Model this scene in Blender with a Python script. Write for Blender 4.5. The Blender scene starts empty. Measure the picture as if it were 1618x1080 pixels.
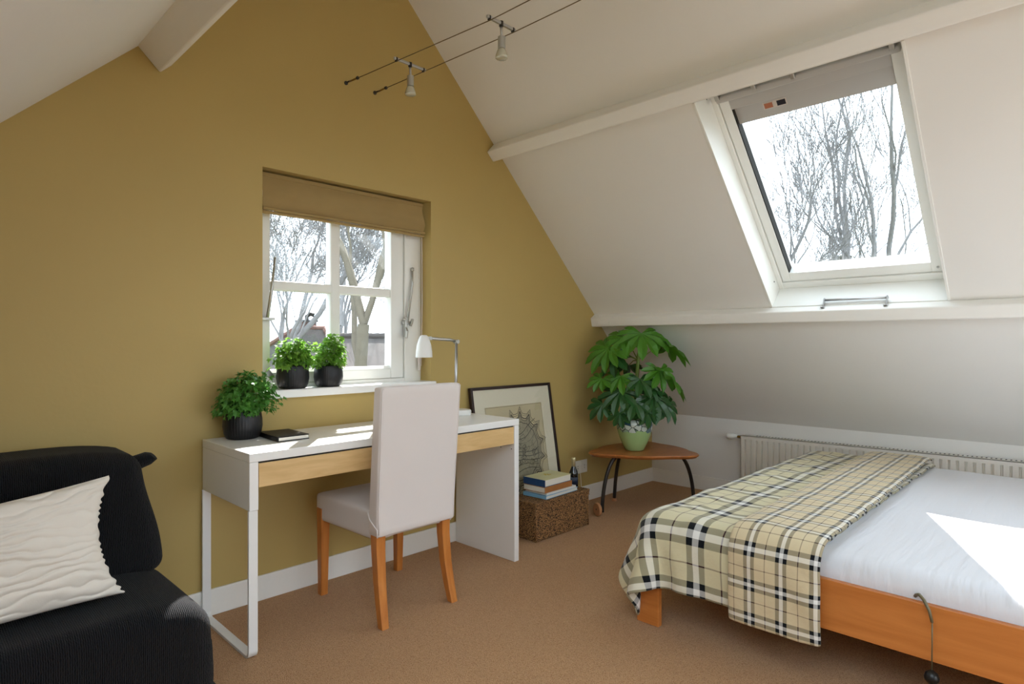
import bpy, bmesh, math, random
import numpy as np
from mathutils import Vector, Matrix

# ------------------------------------------------------------------ camera, sky, sun, exposure
scene = bpy.context.scene
COL = scene.collection
SUN_DIR = Vector((-0.62, -0.78, -1.20)).normalized()      # direction the sunlight travels
SKY_STRENGTH = 3.6
SUN_STRENGTH = 15.0
EXPOSURE = 0.35

cam_data = bpy.data.cameras.new('camera')
cam = bpy.data.objects.new('camera', cam_data)
COL.objects.link(cam)
cam.location = (0.0, 0.0, 1.156)
cam.rotation_euler = (math.radians(90), 0, math.atan(939 / 960.0) - math.radians(90))
cam_data.sensor_width = 36.0
cam_data.lens = 36.0 * 960.0 / 1618.0
cam_data.clip_start = 0.02
cam_data.clip_end = 500
scene.camera = cam

world = bpy.data.worlds.new('sky')
scene.world = world
world.use_nodes = True
bg = world.node_tree.nodes['Background']
bg.inputs[0].default_value = (0.76, 0.89, 1.0, 1)
bg.inputs[1].default_value = SKY_STRENGTH

sun_data = bpy.data.lights.new('sun', 'SUN')
sun_data.energy = SUN_STRENGTH
sun_data.angle = math.radians(0.6)
sun_data.color = (1.0, 0.975, 0.93)
sun = bpy.data.objects.new('sun', sun_data)
COL.objects.link(sun)
sun.rotation_euler = SUN_DIR.to_track_quat('-Z', 'Y').to_euler()
sun.location = (6, 8, 14)

vs = scene.view_settings
vs.view_transform = 'Standard'
vs.look = 'None'
vs.exposure = EXPOSURE
vs.gamma = 1.0
vs.use_curve_mapping = False
scene.cycles.use_denoising = True
scene.cycles.max_bounces = 12
scene.cycles.diffuse_bounces = 7
scene.cycles.transparent_max_bounces = 24
scene.cycles.sample_clamp_indirect = 8.0
scene.cycles.caustics_reflective = False
scene.cycles.caustics_refractive = False

# ------------------------------------------------------------------ materials
def s2l(c):
    return tuple((v / 12.92 if v <= 0.04045 else ((v + 0.055) / 1.055) ** 2.4) for v in c)
def rgb(r, g, b):
    return s2l((r / 255.0, g / 255.0, b / 255.0))

def nn(nt, typ, **kw):
    n = nt.nodes.new(typ)
    for k, v in kw.items():
        setattr(n, k, v)
    return n

def mat(name, col, rough=0.6, spec=0.4, metal=0.0, var=0.0, vscale=8.0, bump=0.0, bscale=200.0, bdist=0.002,
        trans=0.0, coat=0.0, sheen=0.0, stretch=None):
    m = bpy.data.materials.new(name)
    m.use_nodes = True
    nt = m.node_tree
    p = nt.nodes['Principled BSDF']
    p.inputs['Base Color'].default_value = (*col, 1)
    p.inputs['Roughness'].default_value = rough
    p.inputs['Metallic'].default_value = metal
    p.inputs['Specular IOR Level'].default_value = spec
    p.inputs['Coat Weight'].default_value = coat
    p.inputs['Sheen Weight'].default_value = sheen
    tc = nn(nt, 'ShaderNodeTexCoord')
    src = tc.outputs['Object']
    if stretch:
        mp = nn(nt, 'ShaderNodeMapping')
        mp.inputs['Scale'].default_value = stretch
        nt.links.new(src, mp.inputs['Vector'])
        src = mp.outputs['Vector']
    if var > 0:
        no = nn(nt, 'ShaderNodeTexNoise')
        no.inputs['Scale'].default_value = vscale
        no.inputs['Detail'].default_value = 6
        nt.links.new(src, no.inputs['Vector'])
        mx = nn(nt, 'ShaderNodeMix', data_type='RGBA')
        mx.inputs[6].default_value = (*[c * (1 - var) for c in col], 1)
        mx.inputs[7].default_value = (*[min(1, c * (1 + var)) for c in col], 1)
        nt.links.new(no.outputs['Fac'], mx.inputs[0])
        nt.links.new(mx.outputs[2], p.inputs['Base Color'])
    if bump > 0:
        nb = nn(nt, 'ShaderNodeTexNoise')
        nb.inputs['Scale'].default_value = bscale
        nb.inputs['Detail'].default_value = 3
        nt.links.new(src, nb.inputs['Vector'])
        bp = nn(nt, 'ShaderNodeBump')
        bp.inputs['Strength'].default_value = bump
        bp.inputs['Distance'].default_value = bdist
        nt.links.new(nb.outputs['Fac'], bp.inputs['Height'])
        nt.links.new(bp.outputs['Normal'], p.inputs['Normal'])
    if trans > 0:
        out = nt.nodes['Material Output']
        tr = nn(nt, 'ShaderNodeBsdfTranslucent')
        tr.inputs[0].default_value = (*[min(1, c * 1.5) for c in col], 1)
        ms = nn(nt, 'ShaderNodeMixShader')
        ms.inputs[0].default_value = trans
        nt.links.new(p.outputs[0], ms.inputs[1])
        nt.links.new(tr.outputs[0], ms.inputs[2])
        nt.links.new(ms.outputs[0], out.inputs[0])
    return m

def wood_mat(name, c1, c2, rough=0.4, scale=(1.0, 14.0, 14.0), spec=0.4, nscale=3.0):
    m = bpy.data.materials.new(name)
    m.use_nodes = True
    nt = m.node_tree
    p = nt.nodes['Principled BSDF']
    p.inputs['Roughness'].default_value = rough
    p.inputs['Specular IOR Level'].default_value = spec
    tc = nn(nt, 'ShaderNodeTexCoord')
    mp = nn(nt, 'ShaderNodeMapping')
    mp.inputs['Scale'].default_value = scale
    nt.links.new(tc.outputs['Object'], mp.inputs['Vector'])
    no = nn(nt, 'ShaderNodeTexNoise')
    no.inputs['Scale'].default_value = nscale
    no.inputs['Detail'].default_value = 8
    no.inputs['Roughness'].default_value = 0.6
    no.inputs['Distortion'].default_value = 0.6
    nt.links.new(mp.outputs[0], no.inputs['Vector'])
    cr = nn(nt, 'ShaderNodeValToRGB')
    cr.color_ramp.elements[0].position = 0.3
    cr.color_ramp.elements[0].color = (*c1, 1)
    cr.color_ramp.elements[1].position = 0.7
    cr.color_ramp.elements[1].color = (*c2, 1)
    nt.links.new(no.outputs['Fac'], cr.inputs[0])
    nt.links.new(cr.outputs[0], p.inputs['Base Color'])
    return m

def glass_mat(name, tint=(1, 1, 1), gloss=0.06):
    m = bpy.data.materials.new(name)
    m.use_nodes = True
    nt = m.node_tree
    nt.nodes.remove(nt.nodes['Principled BSDF'])
    out = nt.nodes['Material Output']
    t = nn(nt, 'ShaderNodeBsdfTransparent')
    t.inputs[0].default_value = (*tint, 1)
    g = nn(nt, 'ShaderNodeBsdfGlossy')
    g.inputs['Roughness'].default_value = 0.0
    lw = nn(nt, 'ShaderNodeLayerWeight')          # Schlick reflectance from the facing angle
    pw = nn(nt, 'ShaderNodeMath', operation='POWER')
    pw.inputs[1].default_value = 5.0
    nt.links.new(lw.outputs['Facing'], pw.inputs[0])
    ma = nn(nt, 'ShaderNodeMath', operation='MULTIPLY_ADD')
    ma.inputs[1].default_value = 0.96
    ma.inputs[2].default_value = 0.04
    nt.links.new(pw.outputs[0], ma.inputs[0])
    ms = nn(nt, 'ShaderNodeMixShader')
    nt.links.new(ma.outputs[0], ms.inputs[0])
    nt.links.new(t.outputs[0], ms.inputs[1])
    nt.links.new(g.outputs[0], ms.inputs[2])
    nt.links.new(ms.outputs[0], out.inputs[0])
    return m

def carpet_mat():
    m = bpy.data.materials.new('carpet')
    m.use_nodes = True
    nt = m.node_tree
    p = nt.nodes['Principled BSDF']
    p.inputs['Roughness'].default_value = 0.95
    p.inputs['Specular IOR Level'].default_value = 0.1
    p.inputs['Sheen Weight'].default_value = 0.15
    tc = nn(nt, 'ShaderNodeTexCoord')
    vo = nn(nt, 'ShaderNodeTexVoronoi')
    vo.inputs['Scale'].default_value = 330
    nt.links.new(tc.outputs['Object'], vo.inputs['Vector'])
    no = nn(nt, 'ShaderNodeTexNoise')
    no.inputs['Scale'].default_value = 3.5
    no.inputs['Detail'].default_value = 5
    nt.links.new(tc.outputs['Object'], no.inputs['Vector'])
    cr = nn(nt, 'ShaderNodeValToRGB')
    cr.color_ramp.elements[0].color = (*rgb(220, 174, 124), 1)
    cr.color_ramp.elements[1].color = (*rgb(166, 122, 78), 1)
    cr.color_ramp.elements[1].position = 0.75
    nt.links.new(vo.outputs['Distance'], cr.inputs[0])
    mx = nn(nt, 'ShaderNodeMix', data_type='RGBA', blend_type='MULTIPLY')
    mx.inputs[0].default_value = 0.35
    cr2 = nn(nt, 'ShaderNodeValToRGB')
    cr2.color_ramp.elements[0].color = (0.72, 0.72, 0.72, 1)
    cr2.color_ramp.elements[1].color = (1, 1, 1, 1)
    nt.links.new(no.outputs['Fac'], cr2.inputs[0])
    nt.links.new(cr.outputs[0], mx.inputs[6])
    nt.links.new(cr2.outputs[0], mx.inputs[7])
    nt.links.new(mx.outputs[2], p.inputs['Base Color'])
    bp = nn(nt, 'ShaderNodeBump', invert=True)
    bp.inputs['Strength'].default_value = 0.7
    bp.inputs['Distance'].default_value = 0.004
    nt.links.new(vo.outputs['Distance'], bp.inputs['Height'])
    nt.links.new(bp.outputs[0], p.inputs['Normal'])
    return m

def plaid_mat(name, period, cream, w, thin):
    """woven check: warp and weft stripe colours mixed half and half, over UVs in metres"""
    m = bpy.data.materials.new(name)
    m.use_nodes = True
    nt = m.node_tree
    p = nt.nodes['Principled BSDF']
    p.inputs['Roughness'].default_value = 0.9
    p.inputs['Specular IOR Level'].default_value = 0.15
    p.inputs['Sheen Weight'].default_value = 0.2
    tc = nn(nt, 'ShaderNodeTexCoord')
    sep = nn(nt, 'ShaderNodeSeparateXYZ')
    nt.links.new(tc.outputs['UV'], sep.inputs[0])
    black, white, mar = rgb(14, 18, 22), rgb(236, 236, 232), rgb(78, 42, 46)
    outs = []
    for ax in range(2):
        d = nn(nt, 'ShaderNodeMath', operation='DIVIDE')
        d.inputs[1].default_value = period
        nt.links.new(sep.outputs[ax], d.inputs[0])
        fr = nn(nt, 'ShaderNodeMath', operation='FRACT')
        nt.links.new(d.outputs[0], fr.inputs[0])
        cr = nn(nt, 'ShaderNodeValToRGB')
        cr.color_ramp.interpolation = 'CONSTANT'
        e = cr.color_ramp.elements
        stops = [(0.0, cream), (0.12, black), (0.12 + w, white), (0.12 + 2 * w, black), (0.12 + 3 * w, cream),
                 (0.12 + 1.5 * w + 0.5 - thin / 2, mar), (0.12 + 1.5 * w + 0.5 + thin / 2, cream)]
        e[0].position, e[0].color = stops[0][0], (*stops[0][1], 1)
        e[1].position, e[1].color = stops[1][0], (*stops[1][1], 1)
        for pos, c in stops[2:]:
            k = e.new(pos)
            k.color = (*c, 1)
        nt.links.new(fr.outputs[0], cr.inputs[0])
        outs.append(cr)
    mx = nn(nt, 'ShaderNodeMix', data_type='RGBA')
    mx.inputs[0].default_value = 0.5
    nt.links.new(outs[0].outputs[0], mx.inputs[6])
    nt.links.new(outs[1].outputs[0], mx.inputs[7])
    nt.links.new(mx.outputs[2], p.inputs['Base Color'])
    nb = nn(nt, 'ShaderNodeTexNoise')
    nb.inputs['Scale'].default_value = 26
    nb.inputs['Detail'].default_value = 5
    nt.links.new(tc.outputs['Object'], nb.inputs['Vector'])
    bp = nn(nt, 'ShaderNodeBump')
    bp.inputs['Strength'].default_value = 0.35
    bp.inputs['Distance'].default_value = 0.012
    nt.links.new(nb.outputs['Fac'], bp.inputs['Height'])
    nt.links.new(bp.outputs[0], p.inputs['Normal'])
    return m

def wave_fabric(name, col, scale, rough=0.9, strength=0.5, axis='X', dist=0.003, var=0.3, sheen=0.0):
    m = bpy.data.materials.new(name)
    m.use_nodes = True
    nt = m.node_tree
    p = nt.nodes['Principled BSDF']
    p.inputs['Roughness'].default_value = rough
    p.inputs['Specular IOR Level'].default_value = 0.15
    p.inputs['Sheen Weight'].default_value = sheen
    tc = nn(nt, 'ShaderNodeTexCoord')
    wv = nn(nt, 'ShaderNodeTexWave', bands_direction=axis)
    wv.inputs['Scale'].default_value = scale
    wv.inputs['Distortion'].default_value = 3.0
    wv.inputs['Detail'].default_value = 3
    wv.inputs['Detail Scale'].default_value = 2
    nt.links.new(tc.outputs['Object'], wv.inputs['Vector'])
    mx = nn(nt, 'ShaderNodeMix', data_type='RGBA')
    mx.inputs[6].default_value = (*[c * (1 - var) for c in col], 1)
    mx.inputs[7].default_value = (*[min(1, c * (1 + var)) for c in col], 1)
    nt.links.new(wv.outputs['Fac'], mx.inputs[0])
    nt.links.new(mx.outputs[2], p.inputs['Base Color'])
    bp = nn(nt, 'ShaderNodeBump')
    bp.inputs['Strength'].default_value = strength
    bp.inputs['Distance'].default_value = dist
    nt.links.new(wv.outputs['Fac'], bp.inputs['Height'])
    nt.links.new(bp.outputs[0], p.inputs['Normal'])
    return m

def pot_glaze_mat():
    """pale green ceramic with a blue and white crackled band round the shoulder"""
    m = bpy.data.materials.new('green_glaze')
    m.use_nodes = True
    nt = m.node_tree
    p = nt.nodes['Principled BSDF']
    p.inputs['Roughness'].default_value = 0.22
    p.inputs['Coat Weight'].default_value = 0.4
    tc = nn(nt, 'ShaderNodeTexCoord')
    sep = nn(nt, 'ShaderNodeSeparateXYZ')
    nt.links.new(tc.outputs['Object'], sep.inputs[0])
    no = nn(nt, 'ShaderNodeTexNoise')
    no.inputs['Scale'].default_value = 14
    no.inputs['Detail'].default_value = 4
    nt.links.new(tc.outputs['Object'], no.inputs['Vector'])
    ad = nn(nt, 'ShaderNodeMath', operation='MULTIPLY_ADD')
    ad.inputs[1].default_value = 0.10
    nt.links.new(no.outputs['Fac'], ad.inputs[0])
    nt.links.new(sep.outputs[2], ad.inputs[2])
    cmp_ = nn(nt, 'ShaderNodeMath', operation='GREATER_THAN')
    cmp_.inputs[1].default_value = 0.185
    nt.links.new(ad.outputs[0], cmp_.inputs[0])
    vo = nn(nt, 'ShaderNodeTexVoronoi', feature='DISTANCE_TO_EDGE')
    vo.inputs['Scale'].default_value = 26
    nt.links.new(tc.outputs['Object'], vo.inputs['Vector'])
    vc = nn(nt, 'ShaderNodeTexVoronoi')
    vc.inputs['Scale'].default_value = 26
    nt.links.new(tc.outputs['Object'], vc.inputs['Vector'])
    cr = nn(nt, 'ShaderNodeValToRGB')
    cr.color_ramp.interpolation = 'CONSTANT'
    e = cr.color_ramp.elements
    e[0].color = (*rgb(60, 92, 118), 1)
    e[1].position = 0.32
    e[1].color = (*rgb(196, 206, 196), 1)
    k = e.new(0.6)
    k.color = (*rgb(150, 176, 150), 1)
    k = e.new(0.82)
    k.color = (*rgb(92, 120, 128), 1)
    nt.links.new(vc.outputs['Color'], cr.inputs[0])
    ed = nn(nt, 'ShaderNodeMath', operation='LESS_THAN')
    ed.inputs[1].default_value = 0.05
    nt.links.new(vo.outputs['Distance'], ed.inputs[0])
    m1 = nn(nt, 'ShaderNodeMix', data_type='RGBA')
    m1.inputs[7].default_value = (*rgb(64, 80, 66), 1)
    nt.links.new(ed.outputs[0], m1.inputs[0])
    nt.links.new(cr.outputs[0], m1.inputs[6])
    m2 = nn(nt, 'ShaderNodeMix', data_type='RGBA')
    m2.inputs[6].default_value = (*rgb(158, 190, 128), 1)
    nt.links.new(cmp_.outputs[0], m2.inputs[0])
    nt.links.new(m1.outputs[2], m2.inputs[7])
    nt.links.new(m2.outputs[2], p.inputs['Base Color'])
    return m

def weave_mat():
    m = bpy.data.materials.new('brown_wicker')
    m.use_nodes = True
    nt = m.node_tree
    p = nt.nodes['Principled BSDF']
    p.inputs['Roughness'].default_value = 0.7
    tc = nn(nt, 'ShaderNodeTexCoord')
    mp = nn(nt, 'ShaderNodeMapping')
    mp.inputs['Scale'].default_value = (1.0, 1.0, 1.5)
    nt.links.new(tc.outputs['Object'], mp.inputs[0])
    vo = nn(nt, 'ShaderNodeTexVoronoi')
    vo.inputs['Scale'].default_value = 140
    nt.links.new(mp.outputs[0], vo.inputs['Vector'])
    cr = nn(nt, 'ShaderNodeValToRGB')
    e = cr.color_ramp.elements
    e[0].color = (*rgb(226, 182, 124), 1)
    e[1].position, e[1].color = 0.74, (*rgb(62, 42, 24), 1)
    k = e.new(0.35)
    k.color = (*rgb(176, 132, 84), 1)
    nt.links.new(vo.outputs['Distance'], cr.inputs[0])
    sx_ = nn(nt, 'ShaderNodeSeparateColor')
    nt.links.new(vo.outputs['Color'], sx_.inputs[0])
    mx = nn(nt, 'ShaderNodeMix', data_type='RGBA', blend_type='MULTIPLY')
    mx.inputs[0].default_value = 1.0
    c2 = nn(nt, 'ShaderNodeValToRGB')
    c2.color_ramp.elements[0].color = (0.62, 0.58, 0.54, 1)
    c2.color_ramp.elements[1].color = (1.1, 1.05, 1.0, 1)
    nt.links.new(sx_.outputs[0], c2.inputs[0])
    nt.links.new(cr.outputs[0], mx.inputs[6])
    nt.links.new(c2.outputs[0], mx.inputs[7])
    nt.links.new(mx.outputs[2], p.inputs['Base Color'])
    bp = nn(nt, 'ShaderNodeBump', invert=True)
    bp.inputs['Strength'].default_value = 0.8
    bp.inputs['Distance'].default_value = 0.004
    nt.links.new(vo.outputs['Distance'], bp.inputs['Height'])
    nt.links.new(bp.outputs[0], p.inputs['Normal'])
    return m

M = {}
M['shade_grey_paint'] = mat('shade_grey_paint', rgb(186, 184, 180), 0.4, 0.45)  # shade on the skylight's top rail, flap and bar, put into the colour
M['gold'] = mat('ochre_wall_paint', rgb(183, 159, 98), 0.5, 0.35, var=0.05, vscale=2.2, bump=0.12, bscale=60, bdist=0.003)
M['white_plaster'] = mat('white_plaster', rgb(232, 230, 225), 0.75, 0.25, var=0.02, vscale=3, bump=0.15, bscale=25, bdist=0.004)
M['white_wall'] = mat('white_wall_paint', rgb(232, 230, 226), 0.7, 0.3, var=0.02, vscale=4, bump=0.06, bscale=40)
M['white_trim'] = mat('white_gloss_paint', rgb(236, 234, 228), 0.38, 0.45, var=0.02, vscale=10, bump=0.12, bscale=18, bdist=0.002, stretch=(6, 1, 6))
M['white_frame'] = mat('white_window_paint', rgb(235, 235, 230), 0.35, 0.45)
M['white_lam'] = mat('white_laminate', rgb(238, 238, 236), 0.25, 0.5)
M['white_metal'] = mat('white_powder_coat', rgb(232, 232, 230), 0.4, 0.5)
M['carpet'] = carpet_mat()
M['black_gap'] = mat('dark_gap', rgb(40, 38, 34), 0.9)
M['glass'] = glass_mat('window_glass')
M['picture_glass'] = glass_mat('picture_glass')
M['birch'] = wood_mat('birch_veneer', rgb(205, 168, 112), rgb(226, 192, 138), 0.4, (1.0, 8, 8), nscale=4)
M['beech'] = wood_mat('orange_beech', rgb(176, 104, 44), rgb(206, 134, 66), 0.38, (7, 7, 0.8), nscale=4)
M['bedwood'] = wood_mat('cherry_bed_wood', rgb(186, 109, 48), rgb(212, 135, 68), 0.36, (6, 0.55, 7), nscale=3)
M['tablewood'] = wood_mat('cherry_plywood', rgb(152, 90, 44), rgb(182, 114, 60), 0.28, (2, 8, 8), nscale=3)
M['cover'] = mat('white_cotton_cover', rgb(218, 210, 206), 0.9, 0.15, var=0.02, bump=0.25, bscale=500, bdist=0.001, sheen=0.1)
M['sheet'] = mat('white_bed_sheet', rgb(226, 228, 234), 0.85, 0.2, bump=0.45, bscale=9, bdist=0.012, stretch=(0.35, 4.0, 1), sheen=0.1)
M['black_fabric'] = wave_fabric('black_ribbed_fabric', rgb(18, 18, 22), 62, 0.8, 0.8, 'X', 0.004, 0.6, sheen=0.06)
M['pillow'] = mat('ivory_crinkle_cotton', rgb(226, 220, 210), 0.9, 0.15, bump=0.2, bscale=350, bdist=0.001)
M['blind'] = mat('tan_blind_fabric', rgb(160, 136, 92), 0.9, 0.1, var=0.14, vscale=7, bump=0.3, bscale=300, bdist=0.001, stretch=(1, 1, 2.5))
M['chrome'] = mat('brushed_steel', rgb(190, 190, 192), 0.3, 0.5, metal=1.0)
M['zinc'] = mat('dull_zinc', rgb(190, 190, 186), 0.42, 0.5, metal=1.0)
M['dark_metal'] = mat('dark_grey_metal', rgb(66, 62, 60), 0.42, 0.5, metal=0.7)
M['brass'] = mat('old_brass', rgb(140, 110, 60), 0.4, 0.5, metal=1.0)
M['cable'] = mat('bare_cable', rgb(120, 104, 76), 0.5, 0.4, metal=0.6)
M['bulb'] = mat('halogen_glass', rgb(205, 205, 190), 0.12, 0.6, metal=0.35)
M['black_pot'] = mat('black_ceramic', rgb(24, 24, 27), 0.45, 0.4)
M['soil'] = mat('potting_soil', rgb(52, 38, 28), 0.95, 0.1, bump=0.8, bscale=60, bdist=0.006)
M['herb'] = mat('herb_leaf', rgb(112, 154, 58), 0.5, 0.4, var=0.5, vscale=40, trans=0.45)
M['herb_dark'] = mat('herb_leaf_dark', rgb(82, 136, 56), 0.4, 0.5, var=0.45, vscale=30, trans=0.35)
M['herb_stem'] = mat('herb_stem', rgb(110, 140, 66), 0.6)
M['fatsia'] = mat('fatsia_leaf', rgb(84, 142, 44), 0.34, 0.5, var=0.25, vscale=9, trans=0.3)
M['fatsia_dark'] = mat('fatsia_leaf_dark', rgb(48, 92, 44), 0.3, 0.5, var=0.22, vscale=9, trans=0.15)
M['fatsia_stem'] = mat('fatsia_stem', rgb(118, 136, 62), 0.5)
M['green_glaze'] = pot_glaze_mat()
M['black_cover'] = mat('black_notebook_cover', rgb(18, 18, 20), 0.5, 0.25, bump=0.4, bscale=90, bdist=0.002)
M['paper'] = mat('paper_edge', rgb(226, 222, 210), 0.85, 0.1, var=0.06, vscale=60, stretch=(1, 1, 20))
M['frame_wood'] = mat('dark_brown_frame', rgb(44, 26, 22), 0.35, 0.4)
M['mat_board'] = mat('ivory_mat_board', rgb(224, 218, 196), 0.9, 0.1)
M['map_paper'] = mat('aged_map_paper', rgb(196, 184, 150), 0.9, 0.1, var=0.12, vscale=9)
M['map_ink'] = mat('map_ink', rgb(62, 58, 50), 0.9, 0.1)
M['map_wash'] = mat('map_grey_wash', rgb(150, 144, 122), 0.9, 0.1, var=0.25, vscale=40)
M['wicker'] = weave_mat()
M['book_blue'] = mat('navy_book_spine', rgb(30, 66, 112), 0.45)
M['book_lblue'] = mat('pale_blue_book_cover', rgb(128, 178, 210), 0.45, var=0.15, vscale=10)
M['book_brown'] = mat('tan_leather_book', rgb(168, 112, 62), 0.55, var=0.15, vscale=20)
M['book_white'] = mat('white_book_cover', rgb(222, 220, 214), 0.45)
M['book_top'] = mat('cream_green_book_cover', rgb(206, 204, 160), 0.45, var=0.2, vscale=7)
M['book_flower'] = mat('yellow_flower_print', rgb(196, 172, 52), 0.5)
M['bottle_glass'] = mat('dark_bottle_glass', rgb(16, 20, 18), 0.08, 0.6, coat=0.5)
M['foil'] = mat('gold_foil', rgb(202, 190, 150), 0.35, 0.5, metal=0.6)
M['label_paper'] = mat('dark_label', rgb(40, 48, 66), 0.5)
M['socket'] = mat('white_plastic', rgb(226, 222, 208), 0.35, 0.45)
M['radiator'] = mat('radiator_enamel', rgb(226, 222, 212), 0.35, 0.45)
M['wheel'] = mat('beech_wheel', rgb(196, 140, 96), 0.45, var=0.1)
M['black_plastic'] = mat('black_plastic', rgb(22, 22, 22), 0.35)
M['steel_grey_cord'] = mat('grey_olive_cord', rgb(116, 108, 84), 0.45, metal=0.4)
M['plaid_large'] = plaid_mat('large_check_cotton', 0.205, rgb(216, 208, 172), 0.118, 0.026)
M['plaid_small'] = plaid_mat('small_check_cotton', 0.115, rgb(216, 200, 164), 0.115, 0.03)
M['sticker'] = mat('paper_sticker', rgb(206, 196, 186), 0.6)
M['sticker_dark'] = mat('dark_print', rgb(34, 34, 44), 0.6)
M['sticker_red'] = mat('orange_print', rgb(176, 110, 80), 0.6)
M['bark'] = mat('grey_bark', rgb(126, 125, 125), 0.95, 0.1, var=0.25, vscale=6)
M['bark_green'] = mat('olive_bark', rgb(104, 98, 86), 0.95, 0.1, var=0.25, vscale=6)
M['bud'] = mat('yellow_green_bud', rgb(132, 128, 62), 0.8, trans=0.4)
M['grass'] = mat('winter_grass', rgb(80, 82, 62), 0.95, 0.1, var=0.3, vscale=1.5)
M['roof_tile'] = mat('grey_roof_tile', rgb(86, 82, 80), 0.85, 0.1, var=0.25, vscale=3)
M['red_tile'] = mat('red_ridge_tile', rgb(110, 82, 74), 0.8, 0.2, var=0.2, vscale=6)
M['brick'] = mat('brown_brick', rgb(84, 62, 56), 0.9, 0.1, var=0.25, vscale=12)
M['evergreen'] = mat('grey_green_shrub', rgb(72, 78, 68), 0.9, 0.1, trans=0.2)

# ------------------------------------------------------------------ object helpers
ORI = {}
def tag(o, label=None, cat=None, group=None, kind=None):
    if label: o['label'] = label
    if cat: o['category'] = cat
    if group: o['group'] = group
    if kind: o['kind'] = kind
    return o
def empty(name, loc, label=None, cat=None, group=None, kind=None):
    o = bpy.data.objects.new(name, None)
    o.empty_display_size = 0.05
    o.location = loc
    COL.objects.link(o)
    ORI[o.name] = Vector(loc)
    return tag(o, label, cat, group, kind)

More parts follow.
